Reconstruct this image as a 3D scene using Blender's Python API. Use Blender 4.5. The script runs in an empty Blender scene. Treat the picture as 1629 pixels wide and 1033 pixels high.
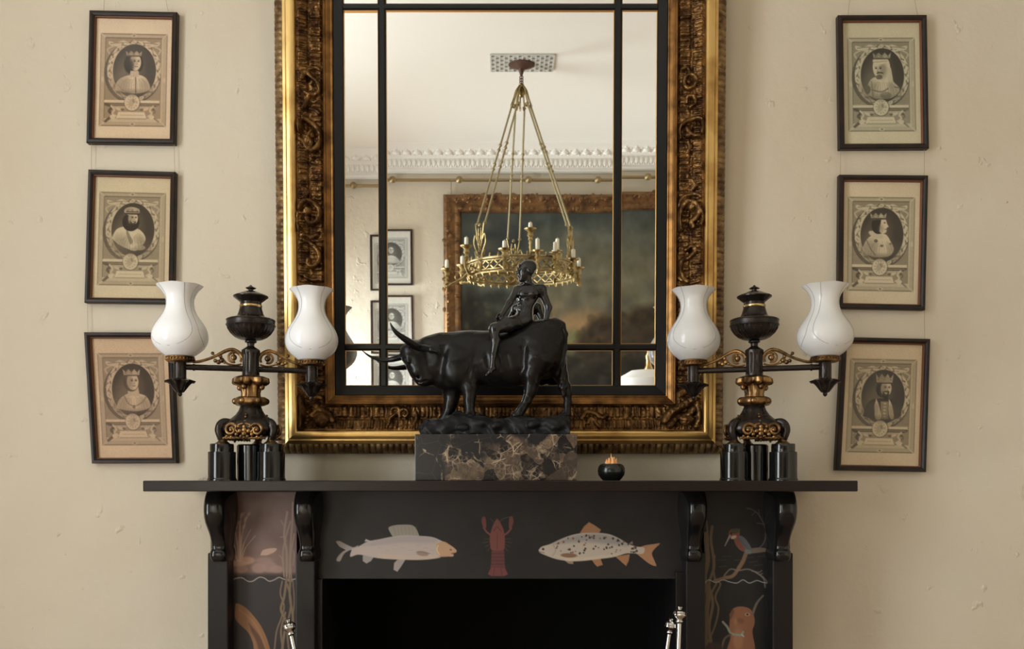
import bpy, bmesh, math, random
import numpy as np
from mathutils import Vector, Matrix, Quaternion

# ------------------------------------------------------------------ camera, world, lights
W_, H_ = 1629, 1033
F = 1473.7            # focal length in pixels
D = 2.8               # camera to chimney wall
CZ = 1.305            # camera height
VX, VY = 800.0, 763.0 # vanishing point in the picture
S = bpy.context.scene
COL = S.collection

cam_d = bpy.data.cameras.new('camera')
cam_d.sensor_width = 36.0
cam_d.lens = F * 36.0 / W_
cam_d.shift_x = (W_ / 2 - VX) / W_
cam_d.shift_y = (VY - H_ / 2) / W_
cam = bpy.data.objects.new('camera', cam_d)
cam.location = (0, -D, CZ)
cam.rotation_euler = (math.pi / 2, 0, 0)
COL.objects.link(cam)
S.camera = cam

S.view_settings.view_transform = 'Standard'
S.view_settings.look = 'None'
S.view_settings.exposure = -0.1
S.view_settings.gamma = 1.0
S.view_settings.use_curve_mapping = False
S.cycles.use_denoising = True
S.cycles.caustics_reflective = False
S.cycles.caustics_refractive = False
S.cycles.sample_clamp_indirect = 4.0
S.cycles.max_bounces = 10

world = bpy.data.worlds.new('daylight')
S.world = world
world.use_nodes = True
bg = world.node_tree.nodes['Background']
bg.inputs[0].default_value = (0.72, 0.84, 1.0, 1)
bg.inputs[1].default_value = 0.6

XL, XR = -2.7, 3.0     # side walls
YF = -5.44             # wall opposite the chimney
ZC = 3.797             # ceiling
WIN = [(-3.2, -1.8), (-5.36, -4.72)]      # window openings along the left wall (y range)
WZ0, WZ1 = 0.22, (3.45, 2.45)        # sill height and the two lintel heights

def area(name, loc, rot, sx, sy, power, color):
    l = bpy.data.lights.new(name, 'AREA')
    l.shape = 'RECTANGLE'; l.size = sx; l.size_y = sy
    l.energy = power; l.color = color
    o = bpy.data.objects.new(name, l)
    o.location = loc; o.rotation_euler = rot
    COL.objects.link(o)
    return o
# daylight outside the two tall windows of the left wall
area('window_daylight', (XL - 0.22, (WIN[0][0] + WIN[0][1]) / 2, 1.83), (0, -math.pi / 2, 0), 3.2, 1.4, 161, (0.91, 0.975, 1.0))
w2 = area('window_daylight', (XL - 0.22, (WIN[1][0] + WIN[1][1]) / 2, 1.35), (0, -math.radians(78), 0), 2.2, .64, 290, (0.86, 0.95, 1.0))
w2.data.spread = math.radians(110)
# added unseen fill low outside the first window, brightens the ceiling
area('ceiling_fill', (XL - 0.75, (WIN[0][0] + WIN[0][1]) / 2, 0.15), (0, -math.radians(138), 0), 1.2, 2.0, 60, (0.95, 0.98, 1.0))

# ------------------------------------------------------------------ pixel <-> place helpers
def P(px, py, y):
    d = D + y
    return Vector(((px - VX) * d / F, y, CZ + (VY - py) * d / F))
def K(y):
    return (D + y) / F
TH = math.radians(2.0)                         # the mirror leans forward
MN = Vector((0, -math.cos(TH), -math.sin(TH)))
MO = Vector((-0.0075, 0, 1.3823))
MU = Vector((1, 0, 0)); MV = Vector((0, -math.sin(TH), math.cos(TH)))
def VR(px, py, y=None, z=None):
    """point of the room seen in the mirror at a pixel, on the plane y or z"""
    C = Vector((0, -D, CZ)); O = MO + MN * 0.016
    d = Vector(((px - VX) / F, 1, (VY - py) / F))
    h = C + d * ((O - C).dot(MN) / d.dot(MN))
    r = d - 2 * d.dot(MN) * MN
    s = (y - h.y) / r.y if y is not None else (z - h.z) / r.z
    return h + r * s
ZS = P(0, 765, -0.40).z                        # top of the mantel shelf

# ------------------------------------------------------------------ materials
def lin(c):
    return tuple((x / 12.92 if x <= 0.04045 else ((x + 0.055) / 1.055) ** 2.4) for x in c)
def rgb(r, g, b):
    return lin((r / 255, g / 255, b / 255))
def mat(name, col=None, rough=0.5, metal=0.0, spec=0.5, coat=0.0, coat_rough=0.05, attr=None,
        vary=None, bump=None, transmission=0.0, rvary=None):
    m = bpy.data.materials.new(name); m.use_nodes = True
    nt = m.node_tree; N = nt.nodes; L = nt.links
    b = N['Principled BSDF']
    b.inputs['Roughness'].default_value = rough
    b.inputs['Metallic'].default_value = metal
    b.inputs['Specular IOR Level'].default_value = spec
    b.inputs['Coat Weight'].default_value = coat
    b.inputs['Coat Roughness'].default_value = coat_rough
    b.inputs['Transmission Weight'].default_value = transmission
    tc = N.new('ShaderNodeTexCoord')
    if col is not None:
        b.inputs['Base Color'].default_value = (*col, 1)
    if attr:
        a = N.new('ShaderNodeAttribute'); a.attribute_name = attr
        L.new(a.outputs['Color'], b.inputs['Base Color'])
    if vary:                                   # (second colour, scale, contrast lo, hi)
        c2, sc, lo, hi = vary
        nz = N.new('ShaderNodeTexNoise'); nz.inputs['Scale'].default_value = sc; nz.inputs['Detail'].default_value = 5
        L.new(tc.outputs['Object'], nz.inputs['Vector'])
        mr = N.new('ShaderNodeMapRange'); mr.inputs['From Min'].default_value = lo; mr.inputs['From Max'].default_value = hi
        L.new(nz.outputs['Fac'], mr.inputs['Value'])
        mx = N.new('ShaderNodeMix'); mx.data_type = 'RGBA'
        mx.inputs['A'].default_value = (*col, 1); mx.inputs['B'].default_value = (*c2, 1)
        L.new(mr.outputs['Result'], mx.inputs['Factor'])
        L.new(mx.outputs['Result'], b.inputs['Base Color'])
    if rvary:                                  # (scale, lo, hi)
        nz = N.new('ShaderNodeTexNoise'); nz.inputs['Scale'].default_value = rvary[0]
        L.new(tc.outputs['Object'], nz.inputs['Vector'])
        mr = N.new('ShaderNodeMapRange'); mr.inputs['From Min'].default_value = .3; mr.inputs['From Max'].default_value = .7
        mr.inputs['To Min'].default_value = rvary[1]; mr.inputs['To Max'].default_value = rvary[2]
        L.new(nz.outputs['Fac'], mr.inputs['Value']); L.new(mr.outputs['Result'], b.inputs['Roughness'])
    if bump:                                   # (scale, strength, distance)
        nz = N.new('ShaderNodeTexNoise'); nz.inputs['Scale'].default_value = bump[0]; nz.inputs['Detail'].default_value = 6
        L.new(tc.outputs['Object'], nz.inputs['Vector'])
        bp = N.new('ShaderNodeBump'); bp.inputs['Strength'].default_value = bump[1]; bp.inputs['Distance'].default_value = bump[2]
        L.new(nz.outputs['Fac'], bp.inputs['Height']); L.new(bp.outputs['Normal'], b.inputs['Normal'])
    return m

M = {}
def plaster(name, c1, c2, lumps):
    m = mat(name, c1, 0.75, spec=0.25, vary=(c2, 1.1, 0.35, 0.68))
    nt = m.node_tree; N = nt.nodes; L = nt.links; b = N['Principled BSDF']
    tc = N.new('ShaderNodeTexCoord')
    n1 = N.new('ShaderNodeTexNoise'); n1.inputs['Scale'].default_value = 5; n1.inputs['Detail'].default_value = 7
    n1.inputs['Roughness'].default_value = .55
    L.new(tc.outputs['Object'], n1.inputs['Vector'])
    # scattered trowel lumps and nicks
    n2 = N.new('ShaderNodeTexNoise'); n2.inputs['Scale'].default_value = 17; n2.inputs['Detail'].default_value = 3
    L.new(tc.outputs['Object'], n2.inputs['Vector'])
    cr = N.new('ShaderNodeMapRange'); cr.inputs['From Min'].default_value = .66; cr.inputs['From Max'].default_value = .74
    L.new(n2.outputs['Fac'], cr.inputs['Value'])
    ad = N.new('ShaderNodeMath'); ad.operation = 'MULTIPLY_ADD'; ad.inputs[1].default_value = lumps
    L.new(cr.outputs['Result'], ad.inputs[0]); L.new(n1.outputs['Fac'], ad.inputs[2])
    bp = N.new('ShaderNodeBump'); bp.inputs['Strength'].default_value = .5; bp.inputs['Distance'].default_value = .02
    L.new(ad.outputs[0], bp.inputs['Height']); L.new(bp.outputs['Normal'], b.inputs['Normal'])
    return m
M['wall'] = plaster('limewashed_plaster', rgb(205, 195, 177), rgb(199, 185, 163), .32)
M['ceiling'] = mat('ceiling_paint', rgb(246, 243, 235), .8, spec=.2)
M['cornice'] = mat('cornice_plaster', rgb(232, 228, 220), .8, spec=.2)
M['floor'] = mat('floor_boards', rgb(160, 132, 112), .45, vary=(rgb(138, 110, 92), 3, .3, .7))
M['slate'] = mat('black_slate', (.0105, .0088, .0088), .3, spec=.2, bump=(60, .05, .002))
M['slate_gloss'] = mat('polished_slate', (.007, .0065, .0065), .14, spec=.4)
M['shelf'] = mat('shelf_slate', (.0125, .0068, .0066), .24, spec=.25)
M['soot'] = mat('sooty_iron', (.004, .004, .004), .9, spec=.1)
M['painted'] = mat('painted_slate', None, .42, spec=.3, attr='col')
M['print'] = mat('engraving_paper', None, .7, spec=.1, attr='col')
M['oil'] = mat('oil_painting', None, .35, spec=.3, attr='col')
M['gold_smooth'] = mat('burnished_gilding', (.64, .43, .165), .29, 1, vary=((.34, .18, .055), 9, .50, .74), bump=(40, .06, .003))
M['gold_carved'] = mat('carved_gilding', (.22, .115, .038), .40, .85, vary=((.055, .024, .009), 30, .36, .62), bump=(160, .35, .003))
M['gold_sight'] = mat('reddish_gilding', (.24, .115, .034), .38, .9, vary=((.085, .038, .013), 24, .40, .66), bump=(120, .15, .002))
M['gold_rib'] = mat('worn_gilding', (.30, .185, .075), .5, .55, vary=((.10, .05, .02), 30, .38, .62), bump=(150, .3, .002))
M['gold_line'] = mat('gilt_arris', (.60, .35, .10), .35, 1)
M['ebony'] = mat('ebonised_wood', (.006, .006, .0065), .28, spec=.33)
M['mirror'] = mat('mirror_silvering', (.90, .895, .87), .012, 1)
M['frame_black'] = mat('ebonised_picture_frame', (.008, .0065, .006), .38, spec=.3, vary=((.028, .012, .007), 14, .4, .7))
M['frame_inner'] = mat('frame_sight_edge', (.16, .055, .025), .5)
M['wire'] = mat('hanging_wire', rgb(165, 150, 120), .5, .4)
M['bronze'] = mat('patinated_bronze', (.0065, .0056, .0052), .3, .1, spec=.27, bump=(70, .10, .003), rvary=(16, .18, .42))
M['bronze_polished'] = mat('polished_bronze', (.008, .0072, .0075), .2, .1, spec=.6, bump=(60, .06, .002), rvary=(30, .13, .3))
M['rock'] = mat('bronze_groundwork', (.010, .0095, .010), .5, .1, spec=.2, bump=(70, .3, .003))
M['lamp_bronze'] = mat('dark_lamp_bronze', (.026, .0195, .0165), .22, .6, spec=.5, rvary=(22, .2, .36))
M['lamp_gilt'] = mat('lacquered_brass_mount', (.34, .195, .075), .36, .95, vary=((.075, .042, .022), 38, .36, .62), bump=(190, .3, .0015))
M['brass'] = mat('brass_band', (.62, .44, .20), .22, 1)
M['lamp_stone'] = mat('black_lamp_marble', (.0055, .0055, .006), .09, spec=.55)
M['steel'] = mat('polished_steel', (.62, .61, .59), .16, 1)
M['chand'] = mat('gilt_brass_chandelier', (.42, .32, .145), .34, .9, vary=((.19, .13, .05), 30, .42, .66))
M['wax'] = mat('candle_wax', rgb(242, 234, 212), .5, spec=.3)
M['white'] = mat('white_fabric', rgb(244, 243, 240), .8)
M['bowl'] = mat('black_glazed_bowl', (.010, .011, .009), .22, spec=.5)
M['ember'] = mat('orange_petals', (.85, .30, .07), .6, vary=((.90, .55, .26), 90, .35, .65))
M['paint_white'] = mat('white_joinery', rgb(230, 228, 222), .5)

def marble_mat():
    m = bpy.data.materials.new('portoro_marble'); m.use_nodes = True
    nt = m.node_tree; N = nt.nodes; L = nt.links; b = N['Principled BSDF']
    b.inputs['Roughness'].default_value = .2
    tc = N.new('ShaderNodeTexCoord')
    wn = N.new('ShaderNodeTexNoise'); wn.inputs['Scale'].default_value = 16; wn.inputs['Detail'].default_value = 6
    L.new(tc.outputs['Object'], wn.inputs['Vector'])
    sc = N.new('ShaderNodeVectorMath'); sc.operation = 'MULTIPLY_ADD'
    sc.inputs[1].default_value = (.034, .034, .034)
    L.new(wn.outputs['Color'], sc.inputs[0]); L.new(tc.outputs['Object'], sc.inputs[2])
    def veins(scale, w, off):
        mp = N.new('ShaderNodeMapping'); mp.inputs['Location'].default_value = (off, off, 0)
        L.new(sc.outputs[0], mp.inputs['Vector'])
        v = N.new('ShaderNodeTexVoronoi'); v.feature = 'DISTANCE_TO_EDGE'; v.inputs['Scale'].default_value = scale
        L.new(mp.outputs[0], v.inputs['Vector'])
        r = N.new('ShaderNodeMapRange'); r.inputs['From Min'].default_value = 0; r.inputs['From Max'].default_value = w
        r.inputs['To Min'].default_value = 1; r.inputs['To Max'].default_value = 0
        L.new(v.outputs['Distance'], r.inputs['Value'])
        return r.outputs['Result']
    big = N.new('ShaderNodeTexNoise'); big.inputs['Scale'].default_value = 9; big.inputs['Detail'].default_value = 2
    L.new(sc.outputs[0], big.inputs['Vector'])
    # the pale veining is dense in the right and lower parts of the block, the left end is plain
    sx = N.new('ShaderNodeSeparateXYZ'); L.new(tc.outputs['Object'], sx.inputs[0])
    gx = N.new('ShaderNodeMapRange'); gx.inputs['From Min'].default_value = -.20; gx.inputs['From Max'].default_value = -.13
    gx.inputs['To Min'].default_value = -.26; gx.inputs['To Max'].default_value = .07
    L.new(sx.outputs['X'], gx.inputs['Value'])
    gz = N.new('ShaderNodeMapRange'); gz.inputs['From Min'].default_value = 0; gz.inputs['From Max'].default_value = .13
    gz.inputs['To Min'].default_value = .10; gz.inputs['To Max'].default_value = -.06
    L.new(sx.outputs['Z'], gz.inputs['Value'])
    a1 = N.new('ShaderNodeMath'); a1.operation = 'ADD'; L.new(gx.outputs[0], a1.inputs[0]); L.new(gz.outputs[0], a1.inputs[1])
    a2 = N.new('ShaderNodeMath'); a2.operation = 'ADD'; L.new(a1.outputs[0], a2.inputs[0]); L.new(big.outputs['Fac'], a2.inputs[1])
    den = N.new('ShaderNodeMapRange'); den.inputs['From Min'].default_value = .47; den.inputs['From Max'].default_value = .54
    L.new(a2.outputs[0], den.inputs['Value'])
    body = N.new('ShaderNodeMix'); body.data_type = 'RGBA'
    body.inputs['A'].default_value = (.015, .014, .0155, 1)
    vc = N.new('ShaderNodeTexVoronoi'); vc.inputs['Scale'].default_value = 30
    L.new(sc.outputs[0], vc.inputs['Vector'])
    bn = N.new('ShaderNodeTexNoise'); bn.inputs['Scale'].default_value = 70; bn.inputs['Detail'].default_value = 6; bn.inputs['Roughness'].default_value = .65
    L.new(sc.outputs[0], bn.inputs['Vector'])
    sep = N.new('ShaderNodeSeparateColor'); L.new(vc.outputs['Color'], sep.inputs[0])
    av = N.new('ShaderNodeMath'); av.operation = 'MULTIPLY_ADD'; av.inputs[1].default_value = .55
    L.new(sep.outputs[0], av.inputs[0])
    av2 = N.new('ShaderNodeMath'); av2.operation = 'MULTIPLY'; av2.inputs[1].default_value = .62
    L.new(bn.outputs['Fac'], av2.inputs[0]); L.new(av2.outputs[0], av.inputs[2])
    br = N.new('ShaderNodeValToRGB'); e = br.color_ramp.elements
    e[0].position = .30; e[0].color = (.013, .011, .011, 1); e[1].position = .92; e[1].color = (.17, .115, .07, 1)
    for p_, c_ in ((.44, (.018, .014, .0125, 1)), (.50, (.046, .032, .025, 1)), (.72, (.075, .052, .038, 1))):
        x_ = e.new(p_); x_.color = c_
    L.new(av.outputs[0], br.inputs[0]); L.new(br.outputs['Color'], body.inputs['B'])
    L.new(den.outputs['Result'], body.inputs['Factor'])
    vn = N.new('ShaderNodeTexNoise'); vn.inputs['Scale'].default_value = 24; vn.inputs['Detail'].default_value = 3
    L.new(tc.outputs['Object'], vn.inputs['Vector'])
    vr = N.new('ShaderNodeMapRange'); vr.inputs['From Min'].default_value = .46; vr.inputs['From Max'].default_value = .60
    L.new(vn.outputs['Fac'], vr.inputs['Value'])
    gm = N.new('ShaderNodeMath'); gm.operation = 'MULTIPLY'; L.new(den.outputs['Result'], gm.inputs[0]); L.new(vr.outputs['Result'], gm.inputs[1])
    def over(prev, fac, col, gate=None, k=1.0):
        mm = N.new('ShaderNodeMath'); mm.operation = 'MULTIPLY'; mm.inputs[1].default_value = k
        L.new(fac, mm.inputs[0]); f = mm.outputs[0]
        if gate:
            m2 = N.new('ShaderNodeMath'); m2.operation = 'MULTIPLY'; L.new(f, m2.inputs[0]); L.new(gate, m2.inputs[1]); f = m2.outputs[0]
        mx = N.new('ShaderNodeMix'); mx.data_type = 'RGBA'; mx.inputs['B'].default_value = (*col, 1)
        L.new(prev, mx.inputs['A']); L.new(f, mx.inputs['Factor'])
        return mx.outputs['Result']
    g = gm.outputs[0]
    c = over(body.outputs['Result'], veins(30, .05, 0), (.36, .27, .18), g, .8)
    c = over(c, veins(85, .10, 4.1), (.36, .26, .18), g, .5)
    c = over(c, veins(13, .022, 2.2), (.52, .40, .26), vr.outputs['Result'], .8)
    c = over(c, veins(8, .010, 7.7), (.16, .15, .145), None, .16)
    L.new(c, b.inputs['Base Color'])
    return m
M['marble'] = marble_mat()

def thin_fresnel(N, L, ior):
    # the same reflectance from either side of a thin wall of glass
    ge = N.new('ShaderNodeNewGeometry'); mr = N.new('ShaderNodeMapRange')
    mr.inputs['To Min'].default_value = ior; mr.inputs['To Max'].default_value = 1 / ior
    L.new(ge.outputs['Backfacing'], mr.inputs['Value'])
    fr = N.new('ShaderNodeFresnel'); L.new(mr.outputs['Result'], fr.inputs['IOR'])
    return fr
def shade_mat(name, thru, scatter):
    m = bpy.data.materials.new(name); m.use_nodes = True
    nt = m.node_tree; N = nt.nodes; L = nt.links
    out = N['Material Output']; N.remove(N['Principled BSDF'])
    a = N.new('ShaderNodeAttribute'); a.attribute_name = 'col'
    d = N.new('ShaderNodeBsdfDiffuse'); t = N.new('ShaderNodeBsdfTranslucent'); tr = N.new('ShaderNodeBsdfTransparent')
    g = N.new('ShaderNodeBsdfGlossy'); g.inputs['Roughness'].default_value = .16
    L.new(a.outputs['Color'], d.inputs['Color']); L.new(a.outputs['Color'], t.inputs['Color'])
    m1 = N.new('ShaderNodeMixShader'); m1.inputs[0].default_value = scatter
    L.new(d.outputs[0], m1.inputs[1]); L.new(t.outputs[0], m1.inputs[2])
    m2 = N.new('ShaderNodeMixShader'); m2.inputs[0].default_value = thru
    L.new(m1.outputs[0], m2.inputs[1]); L.new(tr.outputs[0], m2.inputs[2])
    fr = thin_fresnel(N, L, 1.42)
    m3 = N.new('ShaderNodeMixShader'); L.new(fr.outputs[0], m3.inputs[0])
    L.new(m2.outputs[0], m3.inputs[1]); L.new(g.outputs[0], m3.inputs[2])
    L.new(m3.outputs[0], out.inputs['Surface'])
    return m
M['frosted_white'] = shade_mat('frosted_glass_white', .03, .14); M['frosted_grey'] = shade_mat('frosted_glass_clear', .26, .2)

def pane_mat():
    m = bpy.data.materials.new('picture_glass'); m.use_nodes = True
    nt = m.node_tree; N = nt.nodes; L = nt.links
    out = N['Material Output']; N.remove(N['Principled BSDF'])
    tr = N.new('ShaderNodeBsdfTransparent'); tr.inputs[0].default_value = (.97, .98, .97, 1)
    g = N.new('ShaderNodeBsdfGlossy'); g.inputs['Roughness'].default_value = .02
    fr = thin_fresnel(N, L, 1.4)
    mx = N.new('ShaderNodeMixShader'); L.new(fr.outputs[0], mx.inputs[0])
    L.new(tr.outputs[0], mx.inputs[1]); L.new(g.outputs[0], mx.inputs[2]); L.new(mx.outputs[0], out.inputs['Surface'])
    return m
M['pane'] = pane_mat()

# ------------------------------------------------------------------ object helpers
def link(o, parent=None):
    COL.objects.link(o)
    if parent is not None:
        o.parent = parent
    return o
def empty(name, loc, label, cat, group=None, rz=0.0):
    o = bpy.data.objects.new(name, None)
    o.location = loc; o.rotation_euler = (0, 0, rz); o.empty_display_size = .05
    link(o); tag(o, label, cat, group)
    return o
def tag(o, label, cat, group=None):
    o['label'] = label; o['category'] = cat
    if group:
        o['group'] = group
    return o
def struct(o):
    o['kind'] = 'structure'
    return o

class MB:
    """collects faces, then links them as one mesh object"""
    def __init__(s):
        s.v = []; s.f = []; s.col = None
    def add(s, vs, fs):
        b = len(s.v)
        s.v += [tuple(v) for v in vs]
        s.f += [tuple(i + b for i in f) for f in fs]
        return s
    def box(s, a, b):
        (x0, y0, z0), (x1, y1, z1) = [min(p, q) for p, q in zip(a, b)], [max(p, q) for p, q in zip(a, b)]
        v = [(x0, y0, z0), (x1, y0, z0), (x1, y1, z0), (x0, y1, z0), (x0, y0, z1), (x1, y0, z1), (x1, y1, z1), (x0, y1, z1)]
        return s.add(v, [(0, 3, 2, 1), (4, 5, 6, 7), (0, 1, 5, 4), (1, 2, 6, 5), (2, 3, 7, 6), (3, 0, 4, 7)])
    def lathe(s, prof, c=(0, 0, 0), seg=40, mod=None, axis=None, caps=True):
        """prof = [(r, h)]; turned round the vertical through c, or round `axis` (a rotation)"""
        n = len(prof); vs = []
        for i, (r, h) in enumerate(prof):
            for k in range(seg):
                a = 2 * math.pi * k / seg
                rr, hh = mod(i, a, r, h) if mod else (r, h)
                p = Vector((rr * math.cos(a), rr * math.sin(a), hh))
                if axis is not None:
                    p = axis @ p
                vs.append(p + Vector(c))
        fs = []
        up = prof[-1][1] > prof[0][1]
        for i in range(n - 1):
            for k in range(seg):
                q = (i * seg + k, i * seg + (k + 1) % seg, (i + 1) * seg + (k + 1) % seg, (i + 1) * seg + k)
                fs.append(q if up else q[::-1])
        if caps:
            for i in (0, n - 1):
                if prof[i][0] > 1e-6:
                    ring = tuple(i * seg + k for k in range(seg))
                    fs.append(ring if (i == n - 1) == up else ring[::-1])
        return s.add(vs, fs)
    def tube(s, pts, rad, seg=8, flat=None, closed=False):
        pts = [Vector(p) for p in pts]; n = len(pts)
        if not hasattr(rad, '__len__'):
            rad = [rad] * n
        vs = []; prev = None
        for i, p in enumerate(pts):
            if closed:
                t = pts[(i + 1) % n] - pts[i - 1]
            else:
                t = pts[min(i + 1, n - 1)] - pts[max(i - 1, 0)]
            t = t.normalized() if t.length > 1e-9 else Vector((0, 0, 1))
            if prev is None:
                ref = Vector((0, 1, 0)) if abs(t.y) < .9 else Vector((1, 0, 0))
                u = (ref - t * ref.dot(t)).normalized()
            else:
                u = prev - t * prev.dot(t)
                u = u.normalized() if u.length > 1e-9 else prev
            prev = u; w = t.cross(u)
            for k in range(seg):
                a = 2 * math.pi * k / seg
                fu = flat if flat else 1.0
                vs.append(p + (u * math.cos(a) * fu + w * math.sin(a)) * rad[i])
        fs = []
        for i in range(n if closed else n - 1):
            j = (i + 1) % n
            for k in range(seg):
                fs.append((i * seg + k, i * seg + (k + 1) % seg, j * seg + (k + 1) % seg, j * seg + k))
        if not closed:
            fs.append(tuple(range(seg))[::-1]); fs.append(tuple((n - 1) * seg + k for k in range(seg)))
        return s.add(vs, fs)
    def ball(s, c, r, seg=14, rings=8, sc=(1, 1, 1)):
        vs = [Vector(c) + Vector((0, 0, -r * sc[2]))]; fs = []
        for i in range(1, rings):
            t = -math.pi / 2 + math.pi * i / rings
            for k in range(seg):
                a = 2 * math.pi * k / seg
                vs.append(Vector(c) + Vector((r * sc[0] * math.cos(t) * math.cos(a), r * sc[1] * math.cos(t) * math.sin(a), r * sc[2] * math.sin(t))))
        vs.append(Vector(c) + Vector((0, 0, r * sc[2])))
        top = len(vs) - 1
        for k in range(seg):
            fs.append((0, 1 + (k + 1) % seg, 1 + k))
            fs.append((top, 1 + (rings - 2) * seg + k, 1 + (rings - 2) * seg + (k + 1) % seg))
        for i in range(rings - 2):
            for k in range(seg):
                fs.append((1 + i * seg + k, 1 + i * seg + (k + 1) % seg, 1 + (i + 1) * seg + (k + 1) % seg, 1 + (i + 1) * seg + k))
        return s.add(vs, fs)
    def grid(s, pts):
        """pts[row][col]"""
        R = len(pts); Cn = len(pts[0])
        return s.add([p for r in pts for p in r],
                     [(i * Cn + j, i * Cn + j + 1, (i + 1) * Cn + j + 1, (i + 1) * Cn + j) for i in range(R - 1) for j in range(Cn - 1)])
    def build(s, name, m, parent=None, smooth=40, bevel=0.0, at=None):
        me = bpy.data.meshes.new(name)
        vs = s.v
        if at is not None:
            a = Vector(at); vs = [tuple(Vector(v) - a) for v in vs]
        me.from_pydata(vs, [], s.f); me.update()
        if smooth:
            me.shade_smooth(); me.set_sharp_from_angle(angle=math.radians(smooth))
        me.materials.append(M[m] if isinstance(m, str) else m)
        o = bpy.data.objects.new(name, me)
        if at is not None and parent is None:
            o.location = at
        link(o, parent)
        if bevel:
            b = o.modifiers.new('bevel', 'BEVEL'); b.width = bevel; b.segments = 2; b.limit_method = 'ANGLE'
        return o

def np_mesh(name, V, Fq, m, parent=None, smooth=True, colors=None):
    """fast mesh from numpy arrays (quads)"""
    me = bpy.data.meshes.new(name)
    me.vertices.add(len(V)); me.vertices.foreach_set('co', np.asarray(V, np.float32).ravel())
    me.loops.add(Fq.size); me.loops.foreach_set('vertex_index', Fq.astype(np.int32).ravel())
    me.polygons.add(len(Fq)); me.polygons.foreach_set('loop_start', np.arange(0, Fq.size, 4, dtype=np.int32))
    me.update(calc_edges=True); me.validate()
    if smooth:
        me.shade_smooth()
    if colors is not None:
        ca = me.color_attributes.new('col', 'FLOAT_COLOR', 'POINT')
        c = np.ones((len(V), 4), np.float32); c[:, :3] = colors
        ca.data.foreach_set('color', c.ravel())
    me.materials.append(M[m])
    o = bpy.data.objects.new(name, me)
    return link(o, parent)
def grid_faces(R, Cn):
    i, j = np.meshgrid(np.arange(R - 1), np.arange(Cn - 1), indexing='ij')
    a = (i * Cn + j).ravel()
    return np.stack([a, a + Cn, a + Cn + 1, a + 1], 1)

# ------------------------------------------------------------------ soft solids (bull, rider, rocks)
def surface_nets(f, org, h):
    s = f < 0
    nx, ny, nz = f.shape
    acc = np.zeros((nx - 1, ny - 1, nz - 1, 3), np.float32); cnt = np.zeros((nx - 1, ny - 1, nz - 1), np.float32)
    for ax in range(3):
        sl0 = [slice(None)] * 3; sl1 = [slice(None)] * 3
        sl0[ax] = slice(0, -1); sl1[ax] = slice(1, None)
        a = f[tuple(sl0)]; b = f[tuple(sl1)]
        cr = (a < 0) != (b < 0)
        t = np.where(cr, a / np.where(cr, a - b, 1), 0).astype(np.float32)
        o1, o2 = [x for x in range(3) if x != ax]
        for d1 in (0, 1):
            for d2 in (0, 1):
                sl = [slice(None)] * 3
                sl[o1] = slice(d1, f.shape[o1] - 1 + d1); sl[o2] = slice(d2, f.shape[o2] - 1 + d2)
                c = cr[tuple(sl)]; tt = t[tuple(sl)]
                cnt += c
                acc[..., ax] += np.where(c, tt, 0)
                acc[..., o1] += np.where(c, d1, 0); acc[..., o2] += np.where(c, d2, 0)
    on = cnt > 0
    idx = -np.ones(on.shape, np.int64); idx[on] = np.arange(on.sum())
    ii = np.argwhere(on).astype(np.float32)
    V = (ii + acc[on] / cnt[on][:, None]) * h + np.array(org, np.float32)
    Q = []
    for ax in range(3):
        o1, o2 = (ax + 1) % 3, (ax + 2) % 3
        sl0 = [slice(1, -1)] * 3; sl1 = [slice(1, -1)] * 3
        sl0[ax] = slice(0, -1); sl1[ax] = slice(1, None)
        a = s[tuple(sl0)]; b = s[tuple(sl1)]
        for flip in (False, True):
            w = np.argwhere((a & ~b) if not flip else (~a & b))
            if not len(w):
                continue
            p = w.copy(); p[:, o1] += 1; p[:, o2] += 1      # grid node index of the edge start
            def cell(d1, d2):
                q = p.copy(); q[:, o1] -= d1; q[:, o2] -= d2
                return idx[q[:, 0], q[:, 1], q[:, 2]]
            q = np.stack([cell(1, 1), cell(0, 1), cell(0, 0), cell(1, 0)], 1)
            Q.append(q[:, ::-1] if flip else q)
    return V, np.concatenate(Q)

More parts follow.
